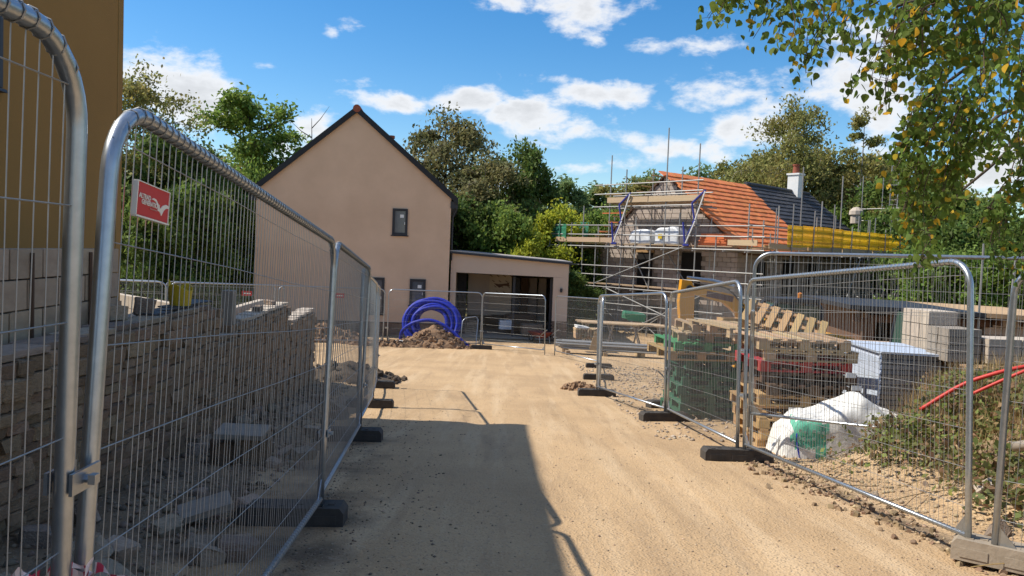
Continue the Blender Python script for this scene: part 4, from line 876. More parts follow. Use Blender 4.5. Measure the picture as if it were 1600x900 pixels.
for s in (-.22, .22): pole('stile', (s, 0, 0), (s, .3, 10.2), .035, M_SCAF, lad, 6)
for k in range(34): pole('rung', (-.22, .3*k/34, .3+.29*k), (.22, .3*k/34, .3+.29*k), .018, M_SCAF, lad, 6)
for k, (x, y, z) in enumerate([(6.2, RL+2.3, 6.6), (6.0, RL+2.3, 7.3)]): pole('ledger', (x, y, z), (x+3.6, y, z+.05), TR, M_SCAF, sf)
for x in (6.4, 7.6, 9.2): pole('standard', (x, RL+2.3, 0), (x, RL+2.3, 8.6+rs.uniform(0, 1.2)), TR, M_SCAF, sf)

# ------------------------------------------------------------------ site materials right of the track
ORD = ['lowest', 'second from the ground', 'third from the ground', 'fourth from the ground', 'fifth from the ground', 'sixth from the ground', 'seventh from the ground', 'eighth from the ground', 'ninth from the ground', 'topmost']
def pallet(x, y, z, rz, m, label, group='pallets in the stacks', sx=1.0, sy=1.2, rot=None, m2=None):
    t = thing('pallet', label, 'pallet', (x, y, z), rz, group, rot); r_ = random.Random(int(x*100+z*1000)); m2 = m2 or m
    for i in range(7): slab('top_board', (-sx/2+.05+i*(sx-.1)/6+r_.uniform(-.008, .008), 0, .133), (.10, sy, .022), m, t, r_.uniform(-.012, .012))
    for j in (-1, 0, 1):
        slab('stringer', (0, j*(sy/2-.05), .110), (sx, .10, .022), m, t)
        slab('bottom_board', (0, j*(sy/2-.05), .011), (sx, .10, .022), m, t)
        for i in (-1, 0, 1): slab('block', (i*(sx/2-.07), j*(sy/2-.05), .0605), (.14, .098, .077), m2, t, r_.uniform(-.05, .05))
    return t
rs = random.Random(21)
zA = gnd(3.2, 13.0)
lab_g = 'green painted pallet in the green stack'
for k in range(7): pallet(3.28+rs.uniform(-.06, .06), 13.0+rs.uniform(-.05, .05), zA+.144*k, rs.uniform(-.06, .06), M_GREEN, lab_g + ', ' + ORD[k], 'green pallets in their stack')
pallet(3.02, 12.85, zA+.144*7, .12, M_TIMBER, 'yellow timber pallet sticking out of the green stack', sx=1.1)
pallet(3.14, 12.9, zA+.144*8, .1, M_GREENL, 'bright green pallet near the top of the green stack', sx=1.1)
pallet(3.25, 12.95, zA+.144*9, -.05, M_TIMBERO, 'weathered pallet over the bright green one'); pallet(3.55, 12.9, zA+.144*10, .03, M_TIMBERO, 'wide weathered pallet topping the green stack', sx=1.3)
tb = thing('timber_offcut', 'short timber frame lying on top of the green stack', 'timber', (3.65, 12.8, zA+.144*11), .2)
for s in (-1, 1): slab('rail', (0, s*.1, .05), (.34, .03, .09), M_TIMBER, tb); slab('cross_piece', (s*.15, 0, .05), (.03, .17, .09), M_TIMBER, tb)
zB = gnd(3.8, 10.2)
for k in range(10):
    m, l = (M_TIMBER, 'yellow timber pallet in the tall mixed stack behind the bulk bag')
    if k == 7: m, l = (M_RED, 'red painted pallet high in the tall mixed stack')
    if k in (5, 6): m, l = (M_TIMBERB, 'dark brown pallet under the red one in the mixed stack')
    if k >= 8: m, l = (M_TIMBERO, 'weathered pallet on top of the tall mixed stack')
    pallet(3.80+rs.uniform(-.08, .08)+(.12 if k in (5, 6) else 0)-(.08 if k == 7 else 0), 10.25+rs.uniform(-.06, .06), zB+.144*k, rs.uniform(-.08, .08), m, l + ', ' + ORD[k], 'pallets in the tall mixed stack', sx=1.2, sy=1.0)
for i, (x, z) in enumerate(((4.32, 1.02), (4.40, .86), (4.28, .72), (3.62, .55), (3.85, .52))):
    o = slab('paper_label', (x, 9.64, zB+z), (.13, .012, .06), M_WHITE, None, .02); tag(o, 'white paper label stuck on a pallet block', 'paper label', 'paper labels on the pallets')
pallet(3.55, 12.05, zB+.144*10-.18, 0, M_TIMBERO, 'weathered pallet lying flat between the two stacks', rot=(.02, .03, .3))
lp = pallet(4.15, 11.7, zB+1.40, 0, M_TIMBER, 'pale pallet propped on its edge on top of the stacks', rot=(R(20), R(14), R(-24)), sx=1.2, sy=.8)
zC = gnd(5.0, 12.6)
for k in range(9): pallet(4.95+rs.uniform(-.06, .06), 12.4+rs.uniform(-.05, .05), zC+.144*k, rs.uniform(-.05, .05), M_TIMBERO, 'weathered pallet behind the tall mixed stack, ' + ORD[k], 'pallets in the back stack', sx=1.2, sy=1.0)
zD = gnd(5.6, 10.0)
# wrapped slab pack
wp = thing('wrapped_slab_pack', 'stack of wrapped slabs, lit side coloured pale blue, shaded front grey, behind the bank', 'slab pack', (5.2, 10.42, -.33), R(-3))
for q_ in range(2): pallet(5.2, 10.42, -.33-.144*(q_+1), R(-3), M_TIMBERO, 'weathered pallet under the wrapped slabs, %s' % ('upper' if q_ == 0 else 'lower'), 'pallets under the wrapped slabs', sx=.9, sy=1.2)
for k in range(11): ob('slab', chamfer_box(M_WRAPSHADE, k % 4, .008, .02), wp, (.01, 0, .04+.066*k), (0, 0, rs.uniform(-.01, .01)), (.76, 1.18, .060))  # dark grey carries the shade of the front face
for k in range(11): ob('wrap_fold', chamfer_box(M_POLYB, k % 4, .01, .05), wp, (-.385, 0, .04+.066*k), (0, rs.uniform(-.06, .06), 0), (.03, 1.2, .064))  # pale strips carry the sunlit look of the left face
ob('wrap_top', chamfer_box(M_POLYB, 2, .01, .03), wp, (-.02, 0, .755), (.01, .015, 0), (.84, 1.24, .03))
# bulk bag
import bmesh
def bulk_bag():
    t = thing('bulk_bag', 'slumped white bulk bag with green print in front of the pallets', 'bulk bag', (4.18, 9.25, gnd(3.9, 9.25)-.04), R(-6))
    b = bmesh.new(); bmesh.ops.create_grid(b, x_segments=46, y_segments=26, size=1)
    t.scale = (1.15, 1, .85)
    for v in b.verts:
        x, y = v.co.x, v.co.y; e = 1-max(abs(x), abs(y))
        hx = np.interp(x, [-1, -.92, -.75, -.45, -.2, .0, .3, .7, 1], [0, .45, .66, .72, .86, .95, .78, .62, .42])
        side = float(np.interp(abs(y), [0, .45, .75, .9, 1], [1, .97, .8, .45, 0])); z = float(hx)*side
        z *= 1+.14*float(fbm(x*2.6+3, y*2.6, 3)); yy = y*.46+.05*float(fbm(x*3, z*3, 3)); xx = x*.80+.04*float(fbm(z*3+7, y*2, 3))
        yy -= .10*z*(y < 0); v.co = (xx, yy*(1.0 if abs(y) < .8 else .94), z + .03*float(fbm(x*8, y*8, 2)))
    me = bpy.data.meshes.new('bag_cloth'); b.to_mesh(me); b.free(); me.materials.append(M_BAGW); me.materials.append(M_BAGG)
    for p in me.polygons:
        p.use_smooth = True; c = p.center
        wob = .03*math.sin(c.x*23)+.02*math.sin(c.z*31)
        if c.y < -.12 and ((-.66+wob < c.x < -.30+wob and .12 < c.z < .60) or (.20+wob < c.x < .36 and .40 < c.z < .54)): p.material_index = 1
    ob('cloth', me, t)
    mb = MB(); 
    def tr(x, z):      # height field lookup to lay the strap on the cloth
        return min((v.co.y for v in me.vertices if abs(v.co.x-x) < .05 and abs(v.co.z-z) < .05), default=-.35)
    for k in range(3):
        z0 = .24+.11*k
        for q in range(7):
            x0 = -.61+.046*q; y0 = tr(x0, z0)-.012; mb.box((x0, y0, z0+.01*math.sin(q*2+k)), (.026, .006, .045 if (q+k) % 3 else .03))
    pm_ = mk('print_marks', mb, mat('print_pale', (.40, .62, .52), rough=.75), t); stuff(pm_)
    mk('lifting_strap', MB().tube(smooth([(-.72, -.2, .42), (-.84, -.28, .2), (-.9, -.34, .08), (-.93, -.3, -.02)], 6), .018, 6), M_BAGW, t); mk('lifting_strap', MB().tube(smooth([(-.62, -.3, .55), (-.64, -.44, .3), (-.60, -.46, .05)], 6), .008, 6), M_BLUEP, t)
    mk('flap', MB().tube(smooth([(.6, .0, .58), (.8, -.05, .52), (.95, -.1, .62)], 6), [.05]*13, 6), M_BAGW, t, True)
bulk_bag()
# block packs on a pallet, right
pallet(6.25, 10.0, gnd(6.25, 10.0)-.02, .1, M_TIMBER, 'yellow pallet under the pale block packs on the bank', 'pallets on the bank', sx=1.3, sy=1.1); 
pallet(6.3, 10.05, gnd(6.25, 10.0)+.124, .05, M_TIMBERO, 'second pallet directly under the pale block packs', 'pallets on the bank', sx=1.3, sy=1.1)
zp = gnd(6.25, 10.0)+.27
for nm, x0, y0, nx_, ny_, nz_, m, lab in (('block_pack', 5.72, 9.75, 1, 2, 4, M_CONC, 'dark grey pack of concrete blocks on the pallets'), ('block_pack', 6.2, 9.7, 2, 2, 3, M_CONCL, 'pale pack of concrete blocks on the pallets beside the post')):
    t = thing(nm, lab, 'block pack', (x0, y0, zp), .08)
    for i in range(nx_):
        for j in range(ny_):
            for k in range(nz_): ob('block', chamfer_box(m, (i+j+k) % 4, .01, .015), t, (i*.455, j*.225, .07+k*.105), (0, 0, rs.uniform(-.01, .01)), (.44, .215, .10))
t = thing('block_pack', 'tall pale pack of concrete blocks behind the wrapped slabs', 'block pack', (6.75, 12.1, gnd(6.7, 12.1)), .1)
for j in range(3):
    for k in range(6): ob('block', chamfer_box(M_CONCL, (j+k) % 4, .01, .015), t, (0, j*.225, .11+k*.222), (0, 0, rs.uniform(-.012, .012)), (.48, .215, .215))
    for k in range(4): ob('block', chamfer_box(M_CONCL, (j+k) % 4, .01, .015), t, (.5, j*.225+.1, .11+k*.222), (0, 0, rs.uniform(-.012, .012)), (.48, .215, .215))
# boards stack
t = thing('timber_stack', 'long scaffold boards stacked flat beyond the pallets', 'timber stack', (8.3, 16.6, gnd(8.3, 16.6)), R(-9))
for k in range(9):
    for j in range(3): slab('board', (rs.uniform(-.12, .12), .24*j, .28+.085*k), (2.7, .22, .06), M_BOARD, t, rs.uniform(-.015, .015))
for x in (-.9, .9): slab('bearer', (x, .24, .12), (.15, .8, .24), M_TIMBERO, t)
# small machine with a green tinted cab
mc = thing('site_dumper', 'small cream machine with green tinted cab glass and red skirt', 'dumper', (7.35, 13.9, gnd(7.4, 13.9)-.12), R(12))
mk('body', MB().prism([(-.7, .3), (.6, .3), (.7, .75), (-.15, .8), (-.55, .95), (-.75, .9)], -.5, .5), mat('cream_paint', (.56, .52, .42), (.5, .46, .38), 3, rough=.5), mc)
mk('skirt', MB().prism([(-.78, .45), (-.35, .62), (-.35, .72), (-.80, .62)], -.54, -.5), M_REDPIPE, mc)
mk('cab_glass', MB().prism([(-.2, .82), (.42, .82), (.36, 1.62), (-.08, 1.62)], -.42, .42), M_GGLASS, mc)
fr = MB()
for y in (-.42, .42):
    for a, b in (((-.2, .8), (-.08, 1.64)), ((.42, .8), (.36, 1.64)), ((-.08, 1.64), (.36, 1.64))): fr.tube([(a[0], y, a[1]), (b[0], y, b[1])], .028, 6)
mk('cab_frame', fr, M_DARK, mc)
for x in (-.45, .45):
    for y in (-.5, .5): mk('wheel', MB().tube([(x+.22*math.cos(a), y, .28+.22*math.sin(a)) for a in np.linspace(0, 6.28, 17)[:-1]], .09, 8, closed=True), M_RUBBER, mc)
# open fronted outbuilding
ob_x, ob_y = 10.2, 21.4; zo = gnd(10, 22)-.35
obd = thing('outbuilding', 'low block outbuilding with plywood roof and dark open front', 'outbuilding', (ob_x, ob_y, zo), R(-6))
ww = MB(); ww.box((2.6, 4.4, 1.05), (5.2, .2, 2.1)); ww.box((-.1, 2.2, 1.05), (.2, 4.2, 2.1)); mk('rear_wall', ww, M_TIMBERB, obd)  # walls coloured dark to stand in for the shade inside
for c in range(10):
    for i in range(5):
        ob('block', chamfer_box(M_BLOCK, (i+c) % 4, .008, .012), obd, (3.1+i*.45+(c % 2)*.2, .1, .11+c*.222), (0, 0, 0), (.44, .2, .214))
for c in range(10):
    for i in range(4): ob('block', chamfer_box(M_BLOCK, (i+c) % 4, .008, .012), obd, (5.2, .45+i*.45+(c % 2)*.2, .11+c*.222), (0, 0, 0), (.2, .44, .214))
mk('roof_cover', MB().prism([(-.9, 2.35), (2.6, 2.28), (2.6, 2.40), (-.9, 2.47)], -.6, 4.8), M_DARK, obd); mk('roof_boarding', MB().prism([(2.605, 2.28), (5.7, 2.22), (5.7, 2.34), (2.605, 2.40)], -.6, 4.8), mat('plywood', (.50, .34, .19), (.42, .28, .15), 1.2, rough=.8), obd)  # left part of the roof dark grey, right part plywood colour
for i in range(9): slab('rafter', (-.4+.7*i, 1.9, 2.20-.012*i), (.06, 4.6, .16), M_TIMBERB, obd)
slab('beam', (1.2, .05, 2.08), (3.6, .14, .2), M_TIMBERB, obd); slab('shelf', (1.3, 1.5, 1.1), (2.4, .9, .06), M_TIMBERO, obd); slab('shelf_stack', (1.5, 1.6, 1.3), (1.6, .7, .3), M_CONC, obd)
for i in range(3): slab('post', (-.3+1.45*i, .05, 1.0), (.12, .12, 2.0), M_TIMBERB, obd)
for i in range(6):
    x, y = 12.6+.55*i, 20.2+rs.uniform(-.4, 1); o = pole('scaffold_pole', (x, y, gnd(x, y)-.05), (x+rs.uniform(.0, .35), y, gnd(x, y)+3.4+rs.uniform(-.5, .9)), .028, M_SCAF, None); tag(o, 'loose upright scaffold pole beyond the outbuilding', 'scaffold pole', 'upright poles beyond the outbuilding')
yb = thing('yellow_barrier', 'yellow mesh barrier beyond the pale block packs', 'barrier', (13.2, 18.6, gnd(13.2, 18.6)), R(-10))
for k in range(3): ob('mesh_sheet', GUY, yb, (1.2*k, 0, 1.25), (0, 0, R(90)), (1, 1.15, 1.1))
for k in range(4): slab('post', (-.6+1.2*k, .02, .8), (.05, .05, 1.6), M_GALV, yb)

# excavator
ex_ = thing('excavator', 'yellow excavator with arm reaching out behind the pallets', 'excavator', (6.5, 17.9, gnd(6.5, 17.9)-.12), R(3))
zE = ex_.location.z; Z = lambda z: z-zE
def plate(name, poly, y0, y1, m, parent=ex_): return mk(name, MB().prism(poly, y0, y1), m, parent)
b0 = [(-1.10, Z(-.95)), (-1.02, Z(.05)), (-1.18, Z(.48)), (-1.58, Z(.76)), (-2.52, Z(.92)), (-2.56, Z(.76)), (-1.72, Z(.55)), (-1.40, Z(.30)), (-1.28, Z(-.1)), (-1.40, Z(-.95))]
bo = plate('boom', b0, -.55, -.27, M_YELLOW); slab('name_plate', (-1.85, -.553, Z(.70)), (.62, .008, .13), mat('plate_brown', (.10, .03, .03), rough=.5), bo, rot=(0, R(10), 0))
st_ = plate('stick', [(-2.72, Z(1.05)), (-2.50, Z(1.03)), (-2.42, Z(.82)), (-2.40, Z(-.5)), (-2.48, Z(-.95)), (-2.60, Z(-.92)), (-2.76, Z(.55))], -.52, -.30, M_YELLOW)
for (x, z, r) in ((-2.55, .86, .1), (-2.45, -.82, .08), (-1.35, .42, .09)): mk('pin', MB().tube([(x, -.57, Z(z)), (x, -.25, Z(z))], r*.7, 12), M_DARK, ex_)
mk('hydraulic_ram', MB().tube([(-2.58, -.41, Z(1.10)), (-2.0, -.41, Z(1.04)), (-1.5, -.41, Z(.93))], [.03, .05, .05], 8), M_GALV, ex_); mk('hose', MB().tube(smooth([(-2.5, -.5, Z(1.0)), (-2.2, -.56, Z(.95)), (-1.7, -.58, Z(.88)), (-1.3, -.58, Z(.5))], 6), .018, 6), M_RUBBER, ex_)
plate('bucket', [(-2.62, Z(-.85)), (-2.30, Z(-.9)), (-1.95, Z(-1.15)), (-1.95, Z(-1.4)), (-2.25, Z(-1.55)), (-2.6, Z(-1.35))], -.75, -.07, M_DARK)
plate('engine_cover', [(-.1, .75), (1.5, .75), (1.6, 1.0), (1.55, 1.45), (1.0, 1.55), (-.1, 1.5)], -.1, .85, M_YELLOW); plate('deck', [(-1.1, .62), (1.55, .62), (1.55, .78), (-1.1, .78)], -.85, .85, M_DARK)
cab_ = [(-1.0, .8), (.35, .8), (.38, 2.15), (.25, 2.30), (-.62, 2.30), (-.80, 2.1)]
plate('cab_glass', [(-.96, .85), (.31, .85), (.34, 2.2), (-.60, 2.24), (-.76, 2.08)], -.82, -.12, M_GGLASS)
fr = MB()
for y in (-.84, -.1):
    for a, b in zip(cab_, cab_[1:]+cab_[:1]): fr.tube([(a[0], y, a[1]), (b[0], y, b[1])], .04, 6)
    fr.tube([(-.28, y, .8), (-.28, y, 2.3)], .035, 6)
mk('cab_frame', fr, M_DARK, ex_); slab('cab_roof', (-.18, -.47, 2.33), (.95, .82, .07), M_DARK, ex_); slab('yellow_pillar', (-.96, -.86, 1.45), (.07, .05, 1.3), M_YELLOW, ex_, rot=(0, R(10), 0))
plate('front_guard', [(-1.38, .95), (-1.05, .95), (-.98, 2.0), (-1.28, 1.98)], -.8, -.2, mat('guard_grey', (.30, .32, .32), (.22, .24, .24), 3, rough=.4))
mk('beacon', MB().lathe([(0, 0), (.06, 0), (.06, .1), (0, .13)], (.05, -.4, 2.37), 10), mat('beacon_orange', (.6, .2, .03), rough=.4), ex_)
for s in (-1, 1):
    tk = [(1.25*math.cos(a)*(1.0), s*.75, .30+.27*math.sin(a)) for a in np.linspace(0, 6.28, 25)[:-1]]
    mk('track', MB().prism([(p[0]-.1, p[2]) for p in tk], s*.75-.2, s*.75+.2), M_RUBBER, ex_)
# stacked scaffold tubes by the block house
for k in range(26):
    row, c = divmod(k, 7); y = 26.9+.09*c+.045*(row % 2); x0 = 1.55+rs.uniform(0, .5)
    o = pole('scaffold_tube', (x0, y, float(gz(27))+.12+.075*row+.1), (x0+3.5+rs.uniform(-.4, .5), y-.55+rs.uniform(-.05, .05), float(gz(27))+.20+.075*row+rs.uniform(-.01, .02)), .033, M_SCAF, None); tag(o, 'galvanised scaffold tube in the pile before the block house', 'scaffold tube', 'scaffold tubes in the pile')
for i, x in enumerate((2.0, 3.3, 4.6)): o = slab('bearer', (x, 27.0, float(gz(27))+.08), (.14, .9, .16), M_TIMBERO, None, .1); o.name = 'timber_bearer'; tag(o, 'timber bearer under the pile of scaffold tubes', 'timber', 'bearers under the scaffold tubes')
o = slab('leaning_board', at(930, 533, 25.2), (.22, .04, .62), M_BOARD, None, rot=(.1, R(14), 0)); tag(o, 'pale yellow board propped against the scaffold tubes', 'board')
o = slab('leaning_plank', at(1052, 512, 24.5), (.30, .05, 1.25), M_BOARD, None, rot=(.15, R(-6), 0)); tag(o, 'tall pale plank leaning before the block house', 'board')
lg = thing('log_bag', 'white bag of cut logs behind the scaffold tubes', 'log bag', at(917, 519, 28), .1)
for k in range(18): ob('log', chamfer_box(M_TIMBERO, k % 5, .05, .1), lg, (-.42+.105*(k % 9), 0, -.1+.13*(k//9)), (0, rs.uniform(-.2, .2), 0), (.095, .5, .24))
ob('bag_top', chamfer_box(M_BAGW, 1, .06, .1), lg, (-.2, 0, .18), (0, .15, 0), (.5, .45, .10))
gb = ob('green_sack', chamfer_box(M_NETG, 2, .08, .12), None, at(990, 494, 29.5), (.1, .1, .3), (.9, .5, .28)); tag(gb, 'bright green sack on the low scaffold lift by the block house', 'sack')
slt = thing('low_staging', 'low timber staging at the foot of the block house gable', 'staging', (4.3, 30.0, float(gz(30))), R(-12))
for k in range(4): slab('plank', (rs.uniform(-.2, .2), .26*k, .95), (3.4, .23, .05), M_BOARD, slt, rs.uniform(-.02, .02))
for x in (-1.4, -.4, .6, 1.5):
    for y in (0, .8): pole('trestle_leg', (x-.12, y, 0), (x+.1, y, .93), .025, M_SCAF, slt, 6); pole('trestle_leg', (x+.2, y, 0), (x-.1, y, .93), .025, M_SCAF, slt, 6)
# red pipes and a grey pipe on the bank
pts = smooth([at(1438, 640, 7.9), at(1500, 603, 7.75), at(1550, 585, 7.6), at(1600, 573, 7.5), at(1680, 560, 7.4)], 6)
o = mk('red_duct', MB().tube(pts, [.019+.002*(i % 2) for i in range(len(pts))], 10), M_REDPIPE, None, True); tag(o, 'red ribbed duct rising out of the dry grass', 'duct')
pts = smooth([at(1520, 615, 7.5), at(1560, 597, 7.4), at(1600, 580, 7.3), at(1680, 548, 7.2)], 6)
o = mk('red_duct', MB().tube(pts, .016, 10), M_REDPIPE, None, True); tag(o, 'second thinner red duct half buried in the dry grass', 'duct')
pts = [at(1584, 698, 5.5), at(1640, 690, 5.3)]
o = mk('grey_pipe', MB().tube(pts, .035, 12), M_CONC, None, True); tag(o, 'short grey pipe end poking out of the bank', 'pipe')

# ------------------------------------------------------------------ vegetation
def leaf_quads(P_, size, up=.3, asp=.55, seed=0, jitter=.4, dirs=None):
    r = np.random.default_rng(seed); n = len(P_); s = size*(1-jitter+2*jitter*r.random(n))[:, None]
    a = r.normal(size=(n, 3)) if dirs is None else dirs+.35*r.normal(size=(n, 3)); a /= np.linalg.norm(a, axis=1, keepdims=True)
    nrm = r.normal(size=(n, 3)); nrm[:, 2] = np.abs(nrm[:, 2])+up; b = np.cross(nrm, a); b /= np.linalg.norm(b, axis=1, keepdims=True)+1e-9
    Vv = np.stack([P_-a*s*.5, P_+b*s*asp*.5-a*s*.05, P_+a*s*.5, P_-b*s*asp*.5-a*s*.05], 1).reshape(-1, 3)
    return Vv, np.arange(4*n).reshape(n, 4)
def make_tree(H, W, cb, seed, nleaf, lsize, lm, bark, droop=0.0, limbs=11, gap=.5, trunk_r=.22, lean=0.0, top=.0):
    """tapered trunk with limbs and twigs; leaves hang in clumps round the twigs"""
    r = random.Random(seed); mb = MB(); tips = []
    tr = [Vector((lean*H*t+.12*math.sin(t*5+seed), .12*math.cos(t*4+seed), H*.92*t)) for t in np.linspace(0, 1, 9)]
    mb.tube(tr, [trunk_r*(1-.88*t) for t in np.linspace(0, 1, 9)], 7)
    def on_trunk(t): k = min(int(t*8), 7); f = t*8-k; return tr[k].lerp(tr[k+1], f)
    for i in range(limbs):
        t = cb+(1-cb)*((i+.5)/limbs)**.9*.96; b = on_trunk(t); az = i*2.4+r.uniform(-.5, .5)
        env = math.sqrt(max(.05, 1-((t-cb)/(1-cb)*1.15-.42)**2*1.35)); L = W/2*env*r.uniform(.72, 1.12)
        rise = r.uniform(.25, .75)*L*(1.1-.4*t); d = Vector((math.cos(az), math.sin(az), 0))
        pts = [b+d*L*q+Vector((0, 0, rise*q**.8-droop*L*.7*q**3))+Vector((r.uniform(-.1, .1), r.uniform(-.1, .1), r.uniform(-.05, .1)))*L*q for q in (0, .2, .45, .7, 1)]
        mb.tube(pts, [trunk_r*.42*(1-.8*q)*(1-.5*t) for q in (0, .2, .45, .7, 1)], 5)
        for j in range(9):
            q = r.uniform(.28, 1); k = min(int(q*4), 3); p = pts[k].lerp(pts[k+1], q*4-k)
            e = Vector((r.gauss(0, 1), r.gauss(0, 1), r.gauss(.25, .7)-droop)).normalized()*L*r.uniform(.15, .36)
            mid = p+e*.5+Vector((0, 0, .06*L)); en = p+e+Vector((0, 0, -droop*L*.25))
            mb.tube([p, mid, en], [.03, .02, .008], 4); tips += [(mid, L*.13), (en, L*.17)]
    for j in range(7): tips.append((tr[-1]+Vector((r.gauss(0, .28), r.gauss(0, .28), r.uniform(-.4, .75)))*W*.16, W*.075))
    g_ = np.random.default_rng(seed); keep = [tp for tp in tips if g_.random() > gap*.3]; T = np.array([tuple(p) for p, _ in keep]); S = np.array([s for _, s in keep])
    k = g_.integers(0, len(T), nleaf); off = g_.normal(size=(nleaf, 3))*np.array([1, 1, .75]); P_ = T[k]+off*S[k][:, None]*(.75+.25*g_.random((nleaf, 1)))
    dirs = None
    if droop: P_[:, 2] -= droop*np.abs(g_.normal(size=nleaf))*S[k]*1.3; dirs = np.tile(np.array([0, 0, -1.0])*droop*1.4, (nleaf, 1))+g_.normal(size=(nleaf, 3))*.5
    Vv, Qq = leaf_quads(P_, lsize, seed=seed+1, dirs=dirs)
    return fixn(mb.mesh('trunk', bark, True)), np_mesh('crown', Vv, Qq, lm)
TREES = {}
def tree(kind, label, u, vtop, Y, width_px, group='trees beyond the houses', name='tree', rz=None, zb=None, **kw):
    p = at(u, vtop, Y); zb = float(gz(Y))-.1 if zb is None else zb; H = p.z-zb; Wm = width_px/F*Y
    a, b = TREES[kind]; me_t, me_c, H0, W0 = a, b, *TREES[kind+'_d']
    t = thing(name, label, 'tree', (p.x, Y, zb), rz if rz is not None else random.uniform(0, 6), group)
    s = (Wm/W0, Wm/W0, H/H0); ob('trunk', me_t, t, scale=s); ob('crown', me_c, t, scale=s); return t
def proto(kind, H, W, *a, **k): TREES[kind] = make_tree(H, W, *a, **k); TREES[kind+'_d'] = (H, W)
proto('open', 12.5, 6.6, .36, 5, 12000, .26, L_MID, M_BARK, 0, 13, .9, .24)
proto('droop', 13, 7.2, .26, 8, 16000, .24, L_BRONZE, M_BARK, .55, 16, .7, .25)
proto('dark', 9.5, 7.0, .16, 12, 19000, .27, L_DARK, M_BARK, .25, 15, .5, .25)
proto('poplar', 11, 5.0, .2, 15, 13000, .30, L_GREY, M_BARK, 0, 14, .6, .2)
proto('bushy', 6, 5.5, .06, 18, 17000, .23, L_YEL, M_BARK, .1, 14, .3, .14)
proto('shrub', 6, 6, .04, 22, 18000, .24, L_MID, M_BARK, .1, 14, .3, .14)
proto('dshrub', 7, 6, .05, 24, 19000, .25, L_DARK, M_BARK, .1, 15, .3, .16)
proto('birch', 15.5, 7.5, .30, 27, 13000, .24, L_OLIVE, M_BIRCHB, .3, 15, .8, .17)
proto('thin', 15, 3.6, .28, 30, 6500, .22, L_OLIVE, M_BIRCHB, .25, 13, .9, .14)
proto('wood', 12, 7.5, .12, 33, 19000, .30, L_OLIVE, M_BARK, .1, 16, .5, .22)
proto('ash', 11, 6.0, .2, 36, 15000, .27, L_GREY, M_BARK, 0, 14, .8, .2)
random.seed(4)
tree('birch', 'tall yellowing tree at the corner of the ochre house', 222, 92, 34, 190)
tree('open', 'open crowned tree with clear trunk rising behind the left end of the gable', 392, 146, 46, 185)
tree('dshrub', 'dark bushy tree seen through the red sign panel', 250, 222, 33, 190); tree('shrub', 'mid green bush behind the mesh between sign and gable', 345, 262, 36, 150); tree('dshrub', 'dark low tree close behind the yellow bucket', 300, 300, 30, 150)
tree('shrub', 'mid green tree against the left corner of the gable', 392, 268, 38, 110); tree('dshrub', 'dark low bush by the inner fence row', 222, 330, 29, 130); tree('bushy', 'pale yellowish bush low behind the inner fence row', 330, 360, 37, 130)
tree('wood', 'olive tree filling the gap below the open crowned tree', 330, 240, 55, 240)
tree('droop', 'tall bronze green drooping tree behind the right roof slope', 700, 163, 48, 190); tree('droop', 'dark drooping tree over the garage roof', 762, 232, 45, 190, rz=1.1); tree('dark', 'leaning dark tree with one long limb over the garage', 812, 232, 46, 150)
tree('dshrub', 'dark undergrowth tree behind the house corner', 715, 318, 42, 150); tree('shrub', 'mid green undergrowth above the garage roof', 790, 330, 41, 140); tree('bushy', 'bright yellow green tree beside the scaffold', 872, 330, 42, 130); tree('bushy', 'bright yellow green bush low over the garage roof end', 830, 372, 40, 110)
tree('dshrub', 'dark shrub between garage and scaffold', 915, 372, 41, 90); tree('dshrub', 'dark shrub by the garage corner', 900, 430, 37, 80)
tree('poplar', 'pale grey green poplar far behind the garage', 885, 278, 72, 100); tree('poplar', 'second pale poplar nearer the scaffold', 932, 288, 74, 90); tree('wood', 'olive tree behind the scaffold platform', 985, 283, 62, 130); tree('ash', 'grey green tree crown just behind the orange ridge', 1090, 262, 74, 130)
tree('ash', 'grey green tree crown left of the gable point', 1020, 270, 78, 110); tree('wood', 'dull green tree behind the dark roof slope', 1165, 258, 66, 130); tree('shrub', 'mid green shrub behind the left scaffold tower', 955, 330, 55, 110)
tree('birch', 'tall silver barked birch with wide crown behind the white chimney', 1238, 143, 55, 150); tree('thin', 'thin yellowing birch standing clear against the cloud', 1352, 152, 52, 80); tree('wood', 'olive wood edge tree behind the chimney', 1215, 240, 60, 170); tree('wood', 'olive wood edge tree between the two birches', 1300, 232, 58, 170)
tree('wood', 'olive wood edge tree behind the thin birch', 1375, 245, 56, 160); tree('thin', 'slender birch in the wood edge right of the roof ladder', 1405, 230, 50, 70); tree('dark', 'dark tree under the overhanging birch leaves', 1440, 262, 46, 190); tree('dark', 'dark tree at the right edge behind the birch leaves', 1545, 318, 40, 200, rz=2.0)
tree('dshrub', 'dark hedge tree above the outbuilding roof', 1460, 350, 36, 150); tree('shrub', 'green hedge shrub over the outbuilding roof', 1450, 392, 33, 150); tree('shrub', 'green hedge shrub right of the outbuilding', 1545, 395, 32, 160); tree('dshrub', 'dark hedge shrub behind the yellow barrier', 1600, 360, 34, 160); tree('dshrub', 'dark hedge shrub beyond the end of the scaffold', 1395, 350, 47, 130)
tree('shrub', 'green tree at the far scaffold end', 1340, 330, 52, 150); tree('dark', 'dark tree behind the right wing of the block house', 1280, 290, 57, 160)
tree('wood', 'far olive tree closing the view left of the gable', 280, 250, 70, 260, name='tree'); tree('wood', 'far olive tree closing the view over the garage', 830, 330, 85, 260); tree('wood', 'far olive tree closing the view behind the right hedge', 1500, 300, 65, 260)
